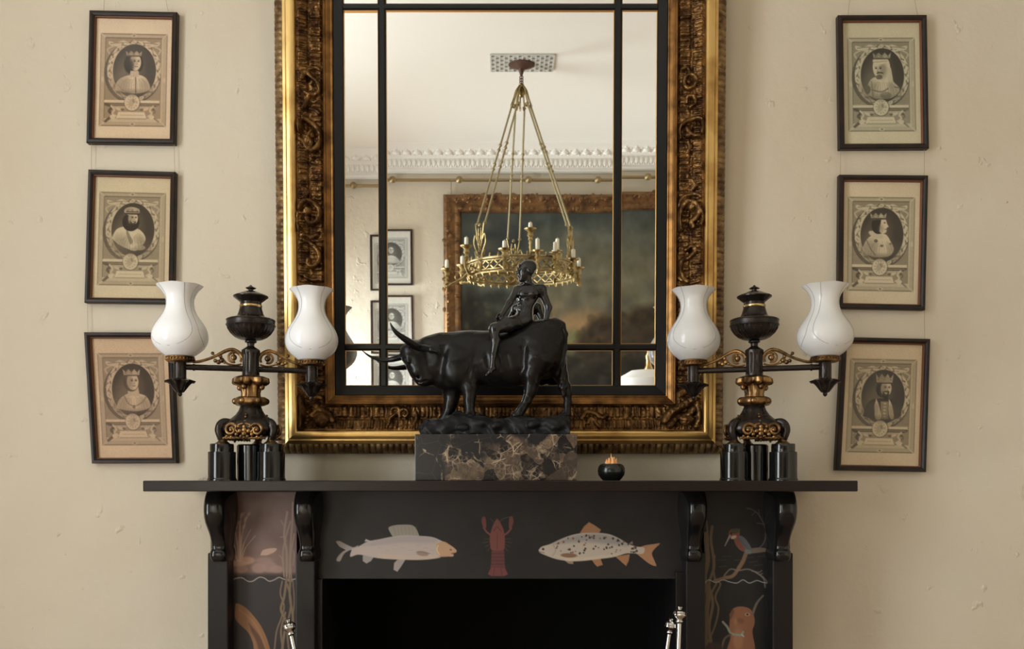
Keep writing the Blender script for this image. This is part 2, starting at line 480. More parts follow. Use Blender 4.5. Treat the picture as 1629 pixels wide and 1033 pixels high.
class Soft:
    def __init__(s, lo, hi, h):
        s.lo = np.array(lo); s.h = h
        n = np.ceil((np.array(hi) - s.lo) / h).astype(int) + 1
        ax = [s.lo[i] + np.arange(n[i]) * h for i in range(3)]
        s.X, s.Y, s.Z = [a.astype(np.float32) for a in np.meshgrid(*ax, indexing='ij')]
        s.f = np.full(s.X.shape, 1.0, np.float32)
    def join(s, d, k):
        if k <= 0:
            s.f = np.minimum(s.f, d)
        else:
            hh = np.maximum(k - np.abs(s.f - d), 0) / k
            s.f = np.minimum(s.f, d) - hh * hh * k * .25
    def cut(s, d, k):
        hh = np.maximum(k - np.abs(s.f + d), 0) / k
        s.f = np.maximum(s.f, -d) + hh * hh * k * .25
    def cap(s, a, b, ra, rb, k=.01, neg=False):
        a = np.array(a, np.float32); b = np.array(b, np.float32); ba = b - a
        px, py, pz = s.X - a[0], s.Y - a[1], s.Z - a[2]
        t = np.clip((px * ba[0] + py * ba[1] + pz * ba[2]) / max(float(ba @ ba), 1e-12), 0, 1)
        d = np.sqrt((px - t * ba[0]) ** 2 + (py - t * ba[1]) ** 2 + (pz - t * ba[2]) ** 2) - (ra + (rb - ra) * t)
        (s.cut if neg else s.join)(d, k)
    def ell(s, c, r, k=.01, rot=0.0, yaw=0.0, neg=False):
        """ellipsoid, rot = turn in the picture plane (degrees), yaw = about the vertical"""
        x, y, z = s.X - c[0], s.Y - c[1], s.Z - c[2]
        if yaw:
            a = math.radians(yaw); x, y = x * math.cos(a) + y * math.sin(a), -x * math.sin(a) + y * math.cos(a)
        if rot:
            a = math.radians(rot); x, z = x * math.cos(a) + z * math.sin(a), -x * math.sin(a) + z * math.cos(a)
        q = np.sqrt((x / r[0]) ** 2 + (y / r[1]) ** 2 + (z / r[2]) ** 2)
        q2 = np.sqrt((x / r[0] ** 2) ** 2 + (y / r[1] ** 2) ** 2 + (z / r[2] ** 2) ** 2)
        d = q * (q - 1) / np.maximum(q2, 1e-9)
        (s.cut if neg else s.join)(d.astype(np.float32), k)
    def chain(s, pts, k=.01):
        for (a, ra), (b, rb) in zip(pts[:-1], pts[1:]):
            s.cap(a, b, ra, rb, k)
    def build(s, name, m, parent):
        V, Q = surface_nets(s.f, s.lo, s.h)
        return np_mesh(name, V, Q, m, parent)

# ------------------------------------------------------------------ painting on fine colour grids
class Canvas:
    def __init__(s, x0, y0, x1, y1, step, col):
        s.nx = int(round((x1 - x0) / step)) + 1; s.ny = int(round((y1 - y0) / step)) + 1
        s.x = np.linspace(x0, x1, s.nx); s.y = np.linspace(y0, y1, s.ny); s.step = step
        s.X, s.Y = np.meshgrid(s.x, s.y)
        s.img = np.empty((s.ny, s.nx, 3)); s.img[:] = np.array(col) / 255.0
    def _win(s, x0, y0, x1, y1):
        a, b = np.searchsorted(s.x, [x0, x1]); c, d = np.searchsorted(s.y, [y0, y1])
        return slice(max(c - 1, 0), min(d + 1, s.ny)), slice(max(a - 1, 0), min(b + 1, s.nx))
    def put(s, w, mask, col, op=1.0):
        mk = np.clip(mask, 0, 1)[..., None] * op
        s.img[w] = s.img[w] * (1 - mk) + np.array(col) / 255.0 * mk
    def poly(s, pts, col, soft=None, op=1.0):
        soft = soft or s.step
        p = np.array(pts, float); w = s._win(p[:, 0].min() - soft, p[:, 1].min() - soft, p[:, 0].max() + soft, p[:, 1].max() + soft)
        X, Y = s.X[w], s.Y[w]
        ins = np.zeros(X.shape, bool); dist = np.full(X.shape, 1e9)
        for (ax, ay), (bx, by) in zip(p, np.roll(p, -1, 0)):
            c = ((ay > Y) != (by > Y)) & (X < (bx - ax) * (Y - ay) / ((by - ay) or 1e-9) + ax)
            ins ^= c
            vx, vy = bx - ax, by - ay; t = np.clip(((X - ax) * vx + (Y - ay) * vy) / max(vx * vx + vy * vy, 1e-9), 0, 1)
            dist = np.minimum(dist, np.hypot(X - ax - t * vx, Y - ay - t * vy))
        sd = np.where(ins, -dist, dist)
        s.put(w, .5 - sd / soft, col, op)
    def line(s, pts, wd, col, soft=None, op=1.0):
        soft = soft or s.step
        p = np.array(pts, float)
        wd = np.broadcast_to(np.array(wd, float), (len(p),))
        g = wd.max() + soft
        w = s._win(p[:, 0].min() - g, p[:, 1].min() - g, p[:, 0].max() + g, p[:, 1].max() + g)
        X, Y = s.X[w], s.Y[w]; best = np.full(X.shape, 1e9)
        for i in range(len(p) - 1):
            ax, ay = p[i]; vx, vy = p[i + 1] - p[i]
            t = np.clip(((X - ax) * vx + (Y - ay) * vy) / max(vx * vx + vy * vy, 1e-9), 0, 1)
            best = np.minimum(best, np.hypot(X - ax - t * vx, Y - ay - t * vy) - (wd[i] + (wd[i + 1] - wd[i]) * t) * .5)
        s.put(w, .5 - best / soft, col, op)
    def ell(s, cx, cy, rx, ry, col, rot=0, soft=None, op=1.0):
        soft = soft or s.step
        R = max(rx, ry) + soft
        w = s._win(cx - R, cy - R, cx + R, cy + R)
        a = math.radians(rot); x = s.X[w] - cx; y = s.Y[w] - cy
        x, y = x * math.cos(a) + y * math.sin(a), -x * math.sin(a) + y * math.cos(a)
        q = np.sqrt((x / rx) ** 2 + (y / ry) ** 2)
        s.put(w, .5 - (q - 1) * min(rx, ry) / soft, col, op)
    def noise(s, amp, scale, seed=0):
        r = np.random.RandomState(seed)
        s.img += fbm(s.X / scale, s.Y / scale, r)[..., None] * amp
        s.img = np.clip(s.img, 0.005, 1)
    def mesh(s, name, m, parent, fn):
        """fn maps (x, y) arrays to an array of points"""
        V = fn(s.X.ravel(), s.Y.ravel())
        c = s.img.reshape(-1, 3)
        c = np.where(c <= .04045, c / 12.92, ((c + .055) / 1.055) ** 2.4)
        return np_mesh(name, V, grid_faces(s.ny, s.nx), m, parent, False, c)
def vnoise(x, y, r):
    tab = r.rand(64, 64) * 2 - 1
    xi = np.floor(x).astype(int); yi = np.floor(y).astype(int); fx = x - xi; fy = y - yi
    fx = fx * fx * (3 - 2 * fx); fy = fy * fy * (3 - 2 * fy)
    g = lambda a, b: tab[a % 64, b % 64]
    return (g(xi, yi) * (1 - fx) + g(xi + 1, yi) * fx) * (1 - fy) + (g(xi, yi + 1) * (1 - fx) + g(xi + 1, yi + 1) * fx) * fy
def fbm(x, y, r, n=4):
    o = 0
    for i in range(n):
        o = o + vnoise(x * 2 ** i, y * 2 ** i, r) * .5 ** i
    return o
def spiral(c, r0, r1, a0, a1, n=24):
    return [(c[0] + (r0 + (r1 - r0) * i / (n - 1)) * math.cos(math.radians(a0 + (a1 - a0) * i / (n - 1))),
             c[1] + (r0 + (r1 - r0) * i / (n - 1)) * math.sin(math.radians(a0 + (a1 - a0) * i / (n - 1)))) for i in range(n)]
def smooth_path(pts, n=6):
    """Catmull-Rom through points of any length"""
    p = [np.array(q, float) for q in pts]; p = [2 * p[0] - p[1]] + p + [2 * p[-1] - p[-2]]; out = []
    for i in range(1, len(p) - 2):
        for j in range(n):
            t = j / n
            out.append(tuple(.5 * (2 * p[i] + (p[i + 1] - p[i - 1]) * t + (2 * p[i - 1] - 5 * p[i] + 4 * p[i + 1] - p[i + 2]) * t * t
                                   + (3 * p[i] - p[i - 1] - 3 * p[i + 1] + p[i + 2]) * t ** 3)))
    out.append(tuple(p[-2]))
    return out
# ------------------------------------------------------------------ room shell
OX0, OX1 = (513 - VX) * K(-.2), (1075 - VX) * K(-.2)     # fire opening
OZ = P(0, 921, -.2).z
T = .12
m = MB()
m.box((XL - T, 0, 0), (OX0 - .04, T, ZC)).box((OX1 + .04, 0, 0), (XR + T, T, ZC)).box((OX0 - .04, 0, OZ + .04), (OX1 + .04, T, ZC))
struct(m.build('wall_back', 'wall', smooth=0))
m = MB().box((XL - T, YF - T, 0), (XR + T, YF, ZC))
struct(m.build('wall_front', 'wall', smooth=0))
m = MB().box((XR, YF, 0), (XR + T, 0, ZC))
struct(m.build('wall_right', 'wall', smooth=0))
m = MB()
ys = [YF, WIN[1][0], WIN[1][1], WIN[0][0], WIN[0][1], 0]
for i in (0, 2, 4):
    m.box((XL - T, ys[i], 0), (XL, ys[i + 1], ZC))
for a, b in WIN:
    m.box((XL - T, a, 0), (XL, b, WZ0)).box((XL - T, a, WZ1[a < -4]), (XL, b, ZC))
struct(m.build('wall_left', 'wall', smooth=0))
struct(MB().box((XL - T, YF - T, -.1), (XR + T, .6, 0)).build('floor', 'floor', smooth=0))
struct(MB().box((XL - T, YF - T, ZC), (XR + T, T, ZC + .1)).build('ceiling', 'ceiling', smooth=0))
for i, (a, b) in enumerate(WIN):
    m = MB(); x0, x1 = XL - .085, XL - .045; zt = WZ1[i]; zh = zt - WZ0
    for y0, y1 in ((a, a + .06), (b - .06, b), ((a + b) / 2 - .02, (a + b) / 2 + .02)):
        m.box((x0, y0, WZ0), (x1, y1, zt))
    for z0, z1 in ((WZ0, WZ0 + .08), (zt - .06, zt), (WZ0 + zh * .5 - .025, WZ0 + zh * .5 + .025), (WZ0 + zh * .26, WZ0 + zh * .26 + .025), (WZ0 + zh * .75, WZ0 + zh * .75 + .025)):
        m.box((x0 + .004, a, z0), (x1 - .004, b, z1))
    struct(m.build('window_%d' % (i + 1), 'paint_white', smooth=0))

# ------------------------------------------------------------------ chimneypiece
fp = empty('fireplace', (P(796, 0, -.2).x, -.2, 0), 'black slate chimneypiece painted with fish, crayfish, bird and otter, under the mirror', 'fireplace')
def fp_add(mb, name, m, **k):
    return mb.build(name, m, fp, at=tuple(fp.location), **k)
def pxbox(m, x0, x1, z0, z1, yf, yb):
    return m.box((P(x0, 0, yf).x, yf, z0), (P(x1, 0, yf).x, yb, z1))
m = MB(); a = P(227, 782.3, -.40); b = P(1365, 765, -.40)
m.box((a.x, -.40, a.z), (b.x, 0, b.z))
o = fp_add(m, 'mantel_shelf', 'shelf', smooth=0, bevel=.0025)
for x0, x1 in ((P(330, 0, -.2).x, OX0 - .004), (OX1 + .004, P(1262, 0, -.2).x)):
    fp_add(MB().box((x0, -.17, 0), (x1, -.002, a.z)), 'slate_backing', 'slate', smooth=0)
m = MB().box((OX0 - .02, -.1985, OZ), (OX1 + .02, -.002, a.z - .001))
fp_add(m, 'frieze_slab', 'slate', smooth=0)
for q in ((330, 363), (470, 501), (1091, 1122), (1229, 1262)):
    m = MB(); pxbox(m, q[0], q[1], 0, P(0, 880, -.25).z, -.25, -.17)
    pxbox(m, q[0] - 6, q[1] + 6, 0, .16, -.265, -.17)
    fp_add(m, 'pilaster', 'slate', smooth=0, bevel=.004)
for x0, x1, z1 in ((502, 513, OZ), (1075, 1088, OZ + .02)):
    fp_add(pxbox(MB(), x0, x1, 0, z1, -.215, -.17), 'opening_jamb', 'slate', smooth=0, bevel=.002)
m = MB()     # firebox: back, sides, top, built as a hollow
x0, x1, zt = OX0 - .01, OX1 + .01, OZ + .01
m.box((x0 - .02, -.168, 0), (x0, .40, zt)).box((x1, -.168, 0), (x1 + .02, .40, zt)).box((x0, .38, 0), (x1, .40, zt)).box((x0, -.165, zt), (x1, .40, zt + .02))
fp_add(m, 'firebox', 'soot', smooth=0)
m = MB().box((OX0 - .45, -.75, .001), (OX1 + .45, -.265, .03)).box((OX0, -.265, .001), (OX1, .38, .03))
fp_add(m, 'hearth_slab', 'slate', smooth=0, bevel=.003)
# scroll corbels
def corbel(cx, ws):
    prof = [(782.5, 18.5, -.300), (786, 19.5, -.302), (791, 20.4, -.307), (798, 21, -.313), (806, 21.4, -.316), (815, 21.4, -.316), (824, 21, -.313), (832, 20.2, -.307),
            (840, 18.8, -.297), (847, 17.4, -.287), (854, 16.2, -.279), (861, 15.4, -.273), (868, 14.9, -.269), (873, 14.9, -.267), (875, 15.8, -.269), (879, 17, -.273),
            (884, 17.3, -.274), (889, 16.6, -.272), (892, 15.6, -.269), (894, 15, -.266)]
    rows = []; xc = P(cx, 0, -.316).x
    for py, hw, yf in prof:
        dep = -yf - .18; z = P(cx, py, yf).z; hw = hw * ws * K(-.316); row = []
        for k in range(33):
            t = math.pi * k / 32
            x = -math.copysign(abs(math.cos(t)) ** .52, math.cos(t)) * hw
            row.append((xc + x, -.18 - (abs(math.sin(t)) ** .5) * dep, z))
        rows.append(row)
    m = MB().grid(rows)
    n = len(rows[0])
    m.f.append(tuple(range(n))[::-1]); m.f.append(tuple((len(rows) - 1) * n + k for k in range(n)))
    m.f = [f[::-1] for f in m.f]
    fp_add(m, 'corbel', 'slate_gloss', smooth=50)
for cx, ws in ((337.5, 1), (481, .95), (1111, .95), (1254.5, 1)):
    corbel(cx, ws)

def painted(c, name, y=-.2, label=None):
    base = fp.location
    g_ = c.img.mean(-1, keepdims=True); c.img = (g_ + (c.img - g_) * .72) * 1.08
    def fn(x, yy):
        d = D + y
        return np.stack([(x - VX) * d / F - base.x, np.full_like(x, y - base.y), CZ + (VY - yy) * d / F - base.z], 1)
    o = c.mesh(name, 'painted', fp, fn)
    if label:
        o['label'] = label
    return o
BLK = (29, 26, 27)
# frieze: grayling, crayfish, trout
c = Canvas(500, 783, 1092, 921, 1.0, BLK)
c.noise(.012, 40, 3)
G1 = (158, 142, 130); G2 = (140, 128, 122)
c.poly(smooth_path([(534, 862), (540, 861), (552, 867), (562, 871), (570, 868), (566, 874), (556, 876), (547, 882), (541, 893), (535, 892), (538, 885), (545, 878), (549, 875), (540, 870), (534, 862)]), G2)
c.poly([(577, 884), (598, 882), (590, 893), (583, 897), (577, 893)], G2)
c.poly([(646, 889), (638, 902), (632, 910), (626, 907), (627, 896), (632, 891)], G2)
c.poly(smooth_path([(626, 856), (622, 850), (618, 840), (628, 836), (642, 835), (656, 836), (663, 843), (667, 853)], 4), (136, 128, 112))
for i in range(7):
    c.line([(626 + i * 6, 838), (630 + i * 5.5, 854)], .8, (112, 104, 92), op=.6)
c.poly([(580, 862), (582, 858), (587, 860), (594, 862)], (165, 155, 150))
body = smooth_path([(560, 873), (570, 870), (585, 862), (605, 858), (625, 854), (645, 852), (668, 853), (688, 855), (705, 862), (718, 869), (726, 876), (724, 880), (718, 881), (722, 884), (718, 886), (706, 885), (690, 889), (670, 891), (645, 891), (620, 890), (598, 888), (580, 884), (568, 883), (557, 886), (560, 873)], 5)
c.poly(body, (166, 148, 138))
c.poly(smooth_path([(600, 880), (640, 884), (690, 884), (700, 888), (670, 891), (620, 890), (600, 888)], 5), (176, 150, 128), op=.7)
c.poly(smooth_path([(572, 869), (605, 859), (645, 853), (690, 856), (690, 864), (640, 864), (600, 868)], 5), (146, 134, 134), soft=4, op=.7)
c.poly(smooth_path([(694, 866), (706, 862), (718, 869), (726, 876), (722, 881), (718, 885), (700, 886), (695, 878)], 5), (178, 132, 92), soft=2)
c.line(smooth_path([(697, 868), (695, 875), (699, 883)], 4), 1.2, (214, 170, 130))
c.ell(672, 881, 10, 4, (140, 112, 96), 8); c.line([(664, 878), (684, 881)], .8, (104, 84, 74))
c.ell(717, 875, 2.2, 1.8, (60, 44, 36)); c.ell(717, 875, 3.4, 2.8, (200, 160, 110), op=.4)
c.line([(718, 881), (726, 880)], 1, (60, 30, 24))
for i in range(9):
    c.line([(590 + i * 12, 868 + (i % 3) * 4), (596 + i * 12, 868 + (i % 3) * 4)], .8, (140, 120, 116), op=.35)
# crayfish
R1, R2 = (112, 52, 46), (92, 42, 40)
c.poly(smooth_path([(791, 825), (796, 832), (801, 843), (803, 855), (803, 868), (800, 876), (783, 876), (780, 868), (779, 855), (782, 843), (786, 832), (791, 825)], 4), R1)
c.poly([(782, 876), (802, 876), (803, 898), (804, 903), (780, 903), (781, 898)], R2)
for yy in (881, 887, 892.5, 898):
    c.line([(781, yy), (803, yy)], 1, (66, 28, 28))
c.poly([(781, 903), (803, 903), (808, 914), (802, 917), (782, 917), (776, 914)], (106, 46, 46))
c.line([(787, 904), (785, 916)], .8, (66, 28, 28)); c.line([(797, 904), (799, 916)], .8, (66, 28, 28))
for sgn in (-1, 1):
    X = lambda dx: 791.5 + sgn * dx
    c.line(smooth_path([(X(10), 852), (X(17), 847), (X(22), 840)], 4), [3] * 9, R1)
    c.poly(smooth_path([(X(20), 842), (X(24), 836), (X(25.5), 828), (X(23), 822), (X(19), 824), (X(18), 832), (X(18), 840)], 4), (104, 50, 44))
    for j, (dy, ln) in enumerate(((860, 21), (864, 23), (868, 20), (872, 16))):
        c.line([(X(11), dy - 2), (X(ln), dy + (j - 1) * 2.5)], 1, (92, 58, 44), op=.8)
c.line(smooth_path([(792, 832), (802, 825), (815, 822)], 4), .9, (70, 74, 56)); c.line([(789, 834), (780, 826)], .8, (70, 60, 50))
c.line([(785, 845), (791, 838), (797, 845)], 1, (70, 30, 30)); c.line([(791, 850), (791, 874)], .8, (80, 34, 34))
# trout
TB = (166, 150, 132); TF = (152, 98, 58)
c.poly(smooth_path([(1016, 872), (1026, 868), (1040, 866), (1050, 865), (1042, 873), (1037, 881), (1041, 892), (1044, 901), (1034, 898), (1022, 889), (1012, 881)], 3), (160, 106, 66))
c.poly([(922, 849), (929, 838), (937, 831), (946, 836), (956, 843), (952, 851)], TF)
c.poly([(940, 889), (955, 888), (959, 899), (950, 902), (946, 898)], TF)
c.poly([(979, 886), (1002, 882), (1000, 893), (996, 901), (988, 894)], TF)
c.poly([(898, 892), (912, 893), (912, 898), (904, 897)], (140, 110, 84))
c.poly([(1000, 866), (1006, 861), (1007, 866)], (130, 100, 84))
c.poly(smooth_path([(857, 875), (862, 870), (875, 866), (890, 859), (905, 853), (922, 849), (945, 848), (968, 850), (985, 857), (1000, 866), (1014, 870), (1025, 872), (1023, 881), (1010, 881), (996, 881), (975, 887), (950, 890), (925, 893), (905, 893), (885, 890), (868, 884), (858, 879), (857, 875)], 5), TB)
c.poly(smooth_path([(880, 866), (905, 855), (940, 849), (970, 852), (1000, 868), (970, 866), (930, 862)], 5), (122, 118, 116), soft=6, op=.75)
c.poly(smooth_path([(880, 884), (920, 888), (960, 884), (990, 882), (950, 890), (905, 893)], 5), (184, 162, 132), soft=3, op=.6)
r = random.Random(5)
for i in range(74):
    t = r.random(); x = 885 + t * 128; top = np.interp(x, [880, 905, 945, 985, 1015], [868, 856, 850, 859, 871]); bot = np.interp(x, [880, 930, 1015], [878, 884, 879])
    y = top + (bot - top) * r.random() ** 1.7
    rr = r.uniform(.8, 1.9)
    c.ell(x, y, rr, rr, (40, 36, 38) if r.random() < .8 else (128, 66, 50), op=.9)
c.ell(905, 884, 13, 3.6, (122, 84, 56), 2); c.ell(864, 874, 2, 1.8, (44, 38, 34)); c.line([(858, 878), (866, 880)], .8, (90, 70, 56))
c.line(smooth_path([(880, 867), (884, 876), (879, 885)], 4), 1, (136, 118, 104))
painted(c, 'painted_frieze', label='black frieze panel painted with two fish and a red crayfish')

# left panel: pool, grasses, roots, tail
c = Canvas(363, 783, 472, 1040, 1.0, BLK)
c.poly([(360, 780), (475, 780), (475, 917), (360, 917)], (104, 76, 69), soft=10)  # pink haze of a reflection, painted into the panel's own colour
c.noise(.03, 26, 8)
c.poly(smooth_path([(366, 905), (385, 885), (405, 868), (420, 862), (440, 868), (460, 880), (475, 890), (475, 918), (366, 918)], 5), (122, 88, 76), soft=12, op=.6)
c.poly([(360, 914), (475, 914), (475, 1045), (360, 1045)], (38, 32, 32), soft=8)
PK = (186, 142, 118)
for dx, h, bend in ((-8, 46, -9), (-4, 62, -6), (0, 76, 3), (3, 70, 8), (6, 50, 12), (9, 40, 16), (-10, 30, -14), (2, 58, -2)):
    c.line(smooth_path([(381 + dx * .4, 893), (381 + dx, 893 - h * .5), (381 + dx + bend, 893 - h)], 5), [1.8] * 6 + [1.2] * 5, PK, op=.75)
for (x, y, a, b) in ((385, 820, 5, 2.5), (391, 826, 5, 2), (380, 832, 4, 2), (396, 818, 4, 2), (375, 840, 4, 2), (388, 838, 4, 2)):
    c.ell(x, y, a, b, (176, 136, 116), -60, op=.55, soft=2)
for (x, y, a, b, cc) in ((378, 897, 16, 5, (186, 138, 108)), (393, 892, 12, 6, (178, 130, 102)), (412, 904, 12, 8, (150, 112, 98)), (428, 902, 12, 9, (146, 110, 96)), (440, 906, 11, 6, (150, 114, 98)), (384, 906, 10, 6, (150, 108, 88)), (420, 892, 14, 5, (140, 104, 92))):
    c.ell(x, y, a, b, cc, soft=3, op=.75)
c.poly(smooth_path([(414, 884), (418, 876), (428, 873), (440, 873), (436, 879), (424, 884)], 4), (178, 136, 116), op=.9)
c.line(smooth_path([(366, 924), (378, 920), (386, 920), (394, 925), (402, 925), (412, 919), (420, 920), (428, 925), (436, 923), (444, 919), (452, 922), (462, 923), (472, 921)], 6), 1.3, (170, 152, 138))
ST = (132, 106, 88)
for pts, wd in (([(456, 925), (456, 880), (452, 850), (457, 815)], 3.4), ([(460, 925), (462, 870), (465, 830), (466, 800)], 2.8), ([(452, 918), (450, 880), (456, 850), (462, 830)], 2.4),
                ([(464, 925), (462, 890), (468, 850)], 2.2), ([(450, 900), (448, 888), (444, 884)], 1.5), ([(456, 862), (452, 855), (446, 855)], 1.6), ([(466, 900), (468, 885), (467, 876)], 1.6), ([(452, 838), (449, 832), (447, 828)], 1.5)):
    c.line(smooth_path(pts, 6), wd, ST)
ST2 = (110, 86, 60)
for pts, wd in (([(456, 920), (452, 950), (447, 970), (455, 990), (452, 1010), (448, 1040)], 4), ([(462, 920), (461, 950), (466, 985), (465, 1040)], 3.5), ([(449, 925), (446, 945), (452, 965), (447, 985), (440, 1005), (436, 1040)], 2.4),
                ([(454, 975), (447, 1005), (451, 1040)], 3), ([(466, 925), (468, 960), (464, 1000), (470, 1040)], 2), ([(457, 930), (463, 960), (457, 1000), (460, 1040)], 3)):
    c.line(smooth_path(pts, 8), wd, ST2)
c.poly(smooth_path([(374, 964), (375, 961), (380, 961), (392, 968), (404, 981), (415, 996), (424, 1015), (430, 1034), (434, 1042), (408, 1042), (402, 1022), (395, 1007), (384, 996), (374, 984), (374, 964)], 6), (132, 82, 42))
c.poly(smooth_path([(396, 992), (406, 1003), (416, 1018), (424, 1042), (414, 1042), (408, 1022), (400, 1005)], 6), (86, 50, 28), soft=3)
c.line(smooth_path([(380, 970), (398, 985), (412, 1004), (424, 1036)], 6), 2, (156, 100, 54), op=.5)
painted(c, 'painted_side_panel', label='side panel painted with water garden, pink reflected haze, roots and a brown tail')

# right panel: kingfisher on a branch, otter below
c = Canvas(1120, 783, 1229, 1040, 1.0, (27, 25, 26))
c.noise(.01, 30, 4)
BR = (106, 84, 60)
for pts, wd in (([(1124, 1040), (1122, 990), (1126, 950), (1121, 920), (1126, 890), (1122, 850)], 7), ([(1134, 1040), (1128, 1000), (1134, 960), (1128, 930), (1136, 900), (1131, 860), (1133, 838)], 4.5),
                ([(1122, 1030), (1136, 1000), (1143, 970), (1138, 950), (1146, 930), (1138, 924)], 3), ([(1132, 1020), (1126, 985), (1130, 950), (1140, 928)], 3.2), ([(1127, 870), (1125, 840), (1124, 830)], 3), ([(1138, 925), (1135, 905), (1137, 885)], 3)):
    c.line(smooth_path(pts, 8), wd, BR)
c.line(smooth_path([(1136, 924), (1150, 920), (1165, 917), (1174, 906), (1182, 893), (1187, 880)], 7), [3.5] * 8 + [5.5] * 14 + [6.5] * 14, (128, 92, 62))
c.line(smooth_path([(1152, 916), (1162, 906), (1175, 908), (1190, 906), (1204, 912), (1215, 922), (1217, 935)], 6), 2, (120, 104, 88))
for pts in ([(1196, 909), (1208, 911), (1212, 908)], [(1203, 912), (1214, 918), (1222, 928)], [(1208, 915), (1213, 913)]):
    c.line(pts, 1.2, (134, 120, 104))
for pts, wd in (([(1190, 878), (1206, 873), (1216, 862), (1219, 845), (1222, 830), (1218, 812)], 1.9), ([(1219, 845), (1213, 830), (1206, 818), (1196, 811), (1188, 809)], 1.4), ([(1221, 836), (1222, 822), (1216, 815)], 1.3),
                ([(1215, 835), (1209, 833), (1204, 833)], 1.1), ([(1208, 822), (1207, 812)], 1), ([(1202, 815), (1196, 820)], 1)):
    c.line(smooth_path(pts, 6), wd, (98, 86, 80))
c.poly(smooth_path([(1186, 876), (1200, 872), (1214, 872), (1225, 876), (1212, 879), (1196, 881)], 4), (118, 96, 78))
c.poly(smooth_path([(1166, 848), (1172, 851), (1182, 854), (1190, 863), (1195, 872), (1196, 880), (1188, 878), (1178, 876), (1170, 866), (1167, 856)], 5), (92, 92, 98))
c.poly(smooth_path([(1166, 852), (1172, 856), (1180, 866), (1186, 876), (1180, 877), (1171, 868), (1167, 858)], 5), (138, 66, 42), soft=2)
c.ell(1168, 849, 9, 7.5, (142, 62, 42)); c.ell(1170, 845, 8, 4, (74, 70, 44), -10); c.ell(1167, 855, 5, 2.6, (196, 160, 148), -20); c.ell(1163, 849, 1.6, 1.6, (30, 22, 20))
c.line([(1161, 853), (1153, 869)], [3, 1.2], (150, 144, 140))
for i in range(8):
    c.line([(1174 + i * 2.4, 856 + i * 2.4), (1177 + i * 2.2, 860 + i * 2.3)], 1.1, (66, 74, 96), op=.7)
c.ell(1190, 878, 6, 3.6, (106, 112, 108), 20)
for (x, y) in ((1150, 886), (1142, 892), (1168, 892), (1192, 895), (1200, 900), (1144, 902), (1186, 888), (1206, 886)):
    c.line([(x, y), (x + 13, y - 1)], .9, (70, 68, 72), op=.8)
c.line(smooth_path([(1121, 928), (1128, 923), (1138, 927), (1150, 923), (1160, 926), (1172, 928), (1182, 923), (1192, 928), (1204, 924), (1214, 927), (1226, 928)], 6), 1.3, (158, 160, 150))
c.poly(smooth_path([(1161, 985), (1164, 972), (1172, 966), (1185, 966), (1195, 971), (1200, 983), (1200, 994), (1197, 1006), (1199, 1042), (1158, 1042), (1162, 1015), (1160, 1000)], 5), (146, 86, 52))
c.poly(smooth_path([(1166, 968), (1168, 975), (1162, 986), (1160, 978)], 4), (110, 62, 40)); c.ell(1189, 978, 4, 2.6, (186, 130, 100)); c.ell(1189, 978, 1.8, 1.6, (30, 18, 14))
c.ell(1178, 988, 6, 4, (120, 66, 40), 20, op=.7, soft=2); c.ell(1170, 990, 3, 6, (170, 110, 72), op=.5, soft=3); c.ell(1174, 1018, 8, 18, (178, 118, 78), op=.5, soft=5)
c.line(smooth_path([(1197, 978), (1204, 960), (1214, 948)], 5), [4, 4, 4, 4, 4, 3.6, 3.4, 3.2, 3, 2.8, 2.6], (104, 92, 82))
c.line(smooth_path([(1150, 990), (1157, 998), (1163, 1008), (1178, 1011), (1182, 1006)], 5), 3.6, (134, 136, 118)); c.line([(1180, 1010), (1183, 1013)], 2, (170, 170, 150))
c.line(smooth_path([(1147, 1040), (1152, 1018), (1162, 1010)], 5), 3.4, (100, 76, 58)); c.ell(1136, 1034, 14, 12, (58, 40, 34), op=.9, soft=3)
c.img *= .86
painted(c, 'painted_side_panel', label='side panel painted with a kingfisher on a branch above an otter')
for x0, x1 in ((363, 472), (1120, 1229)):
    fp_add(pxbox(MB(), x0, x1, 0, P(0, 1040, -.2).z, -.2, -.165), 'lower_panel', 'slate', smooth=0)

# ------------------------------------------------------------------ the great mirror
mir = empty('wall_mirror', MO, 'tall carved gilt mirror with black glazing bars, leaning above the mantel shelf', 'mirror')
HW, HH = .667, 1.636
def FRN(u, v, w):                 # arrays, relative to the empty
    return np.stack([u, v * MV.y + w * MN.y, v * MV.z + w * MN.z], -1)
def FR(u, v, w):
    return Vector((u, v * MV.y + w * MN.y, v * MV.z + w * MN.z))
def sweep(prof, steps=1):
    """mitred moulding round the frame; prof = [(inset, height)]"""
    m = MB(); n = len(prof)
    loops = [[FR(-(HW - a), a, w), FR(HW - a, a, w), FR(HW - a, HH - a, w), FR(-(HW - a), HH - a, w)] for a, w in prof]
    for i in range(n - 1):
        for k in range(4):
            q = [loops[i][k], loops[i][(k + 1) % 4], loops[i + 1][(k + 1) % 4], loops[i + 1][k]]
            m.add(q, [(0, 1, 2, 3)])
    return m
arc = lambda c, r, a0, a1, n: [(c[0] + r * math.cos(math.radians(a0 + (a1 - a0) * i / n)), c[1] + r * math.sin(math.radians(a0 + (a1 - a0) * i / n))) for i in range(n + 1)]
m = sweep([(0.004, .0)] + [(0.004, .016)] + [(.2045, .016)]); m.build('back_board', 'ebony', mir, smooth=0)
m = sweep([(.030, .050), (.0312, .0575), (.0395, .0600), (.0402, .0575), (.0432, .0575), (.0440, .0655), (.0525, .0678), (.0575, .0685), (.0625, .0681), (.0660, .0668), (.0685, .0640), (.0700, .059), (.0712, .050)])
m.build('gilt_moulding', 'gold_smooth', mir, smooth=30)
m = sweep([(.146, .034), (.146, .044), (.149, .047), (.153, .046), (.154, .043), (.160, .041), (.168, .036), (.171, .037), (.174, .035), (.174, .026)])
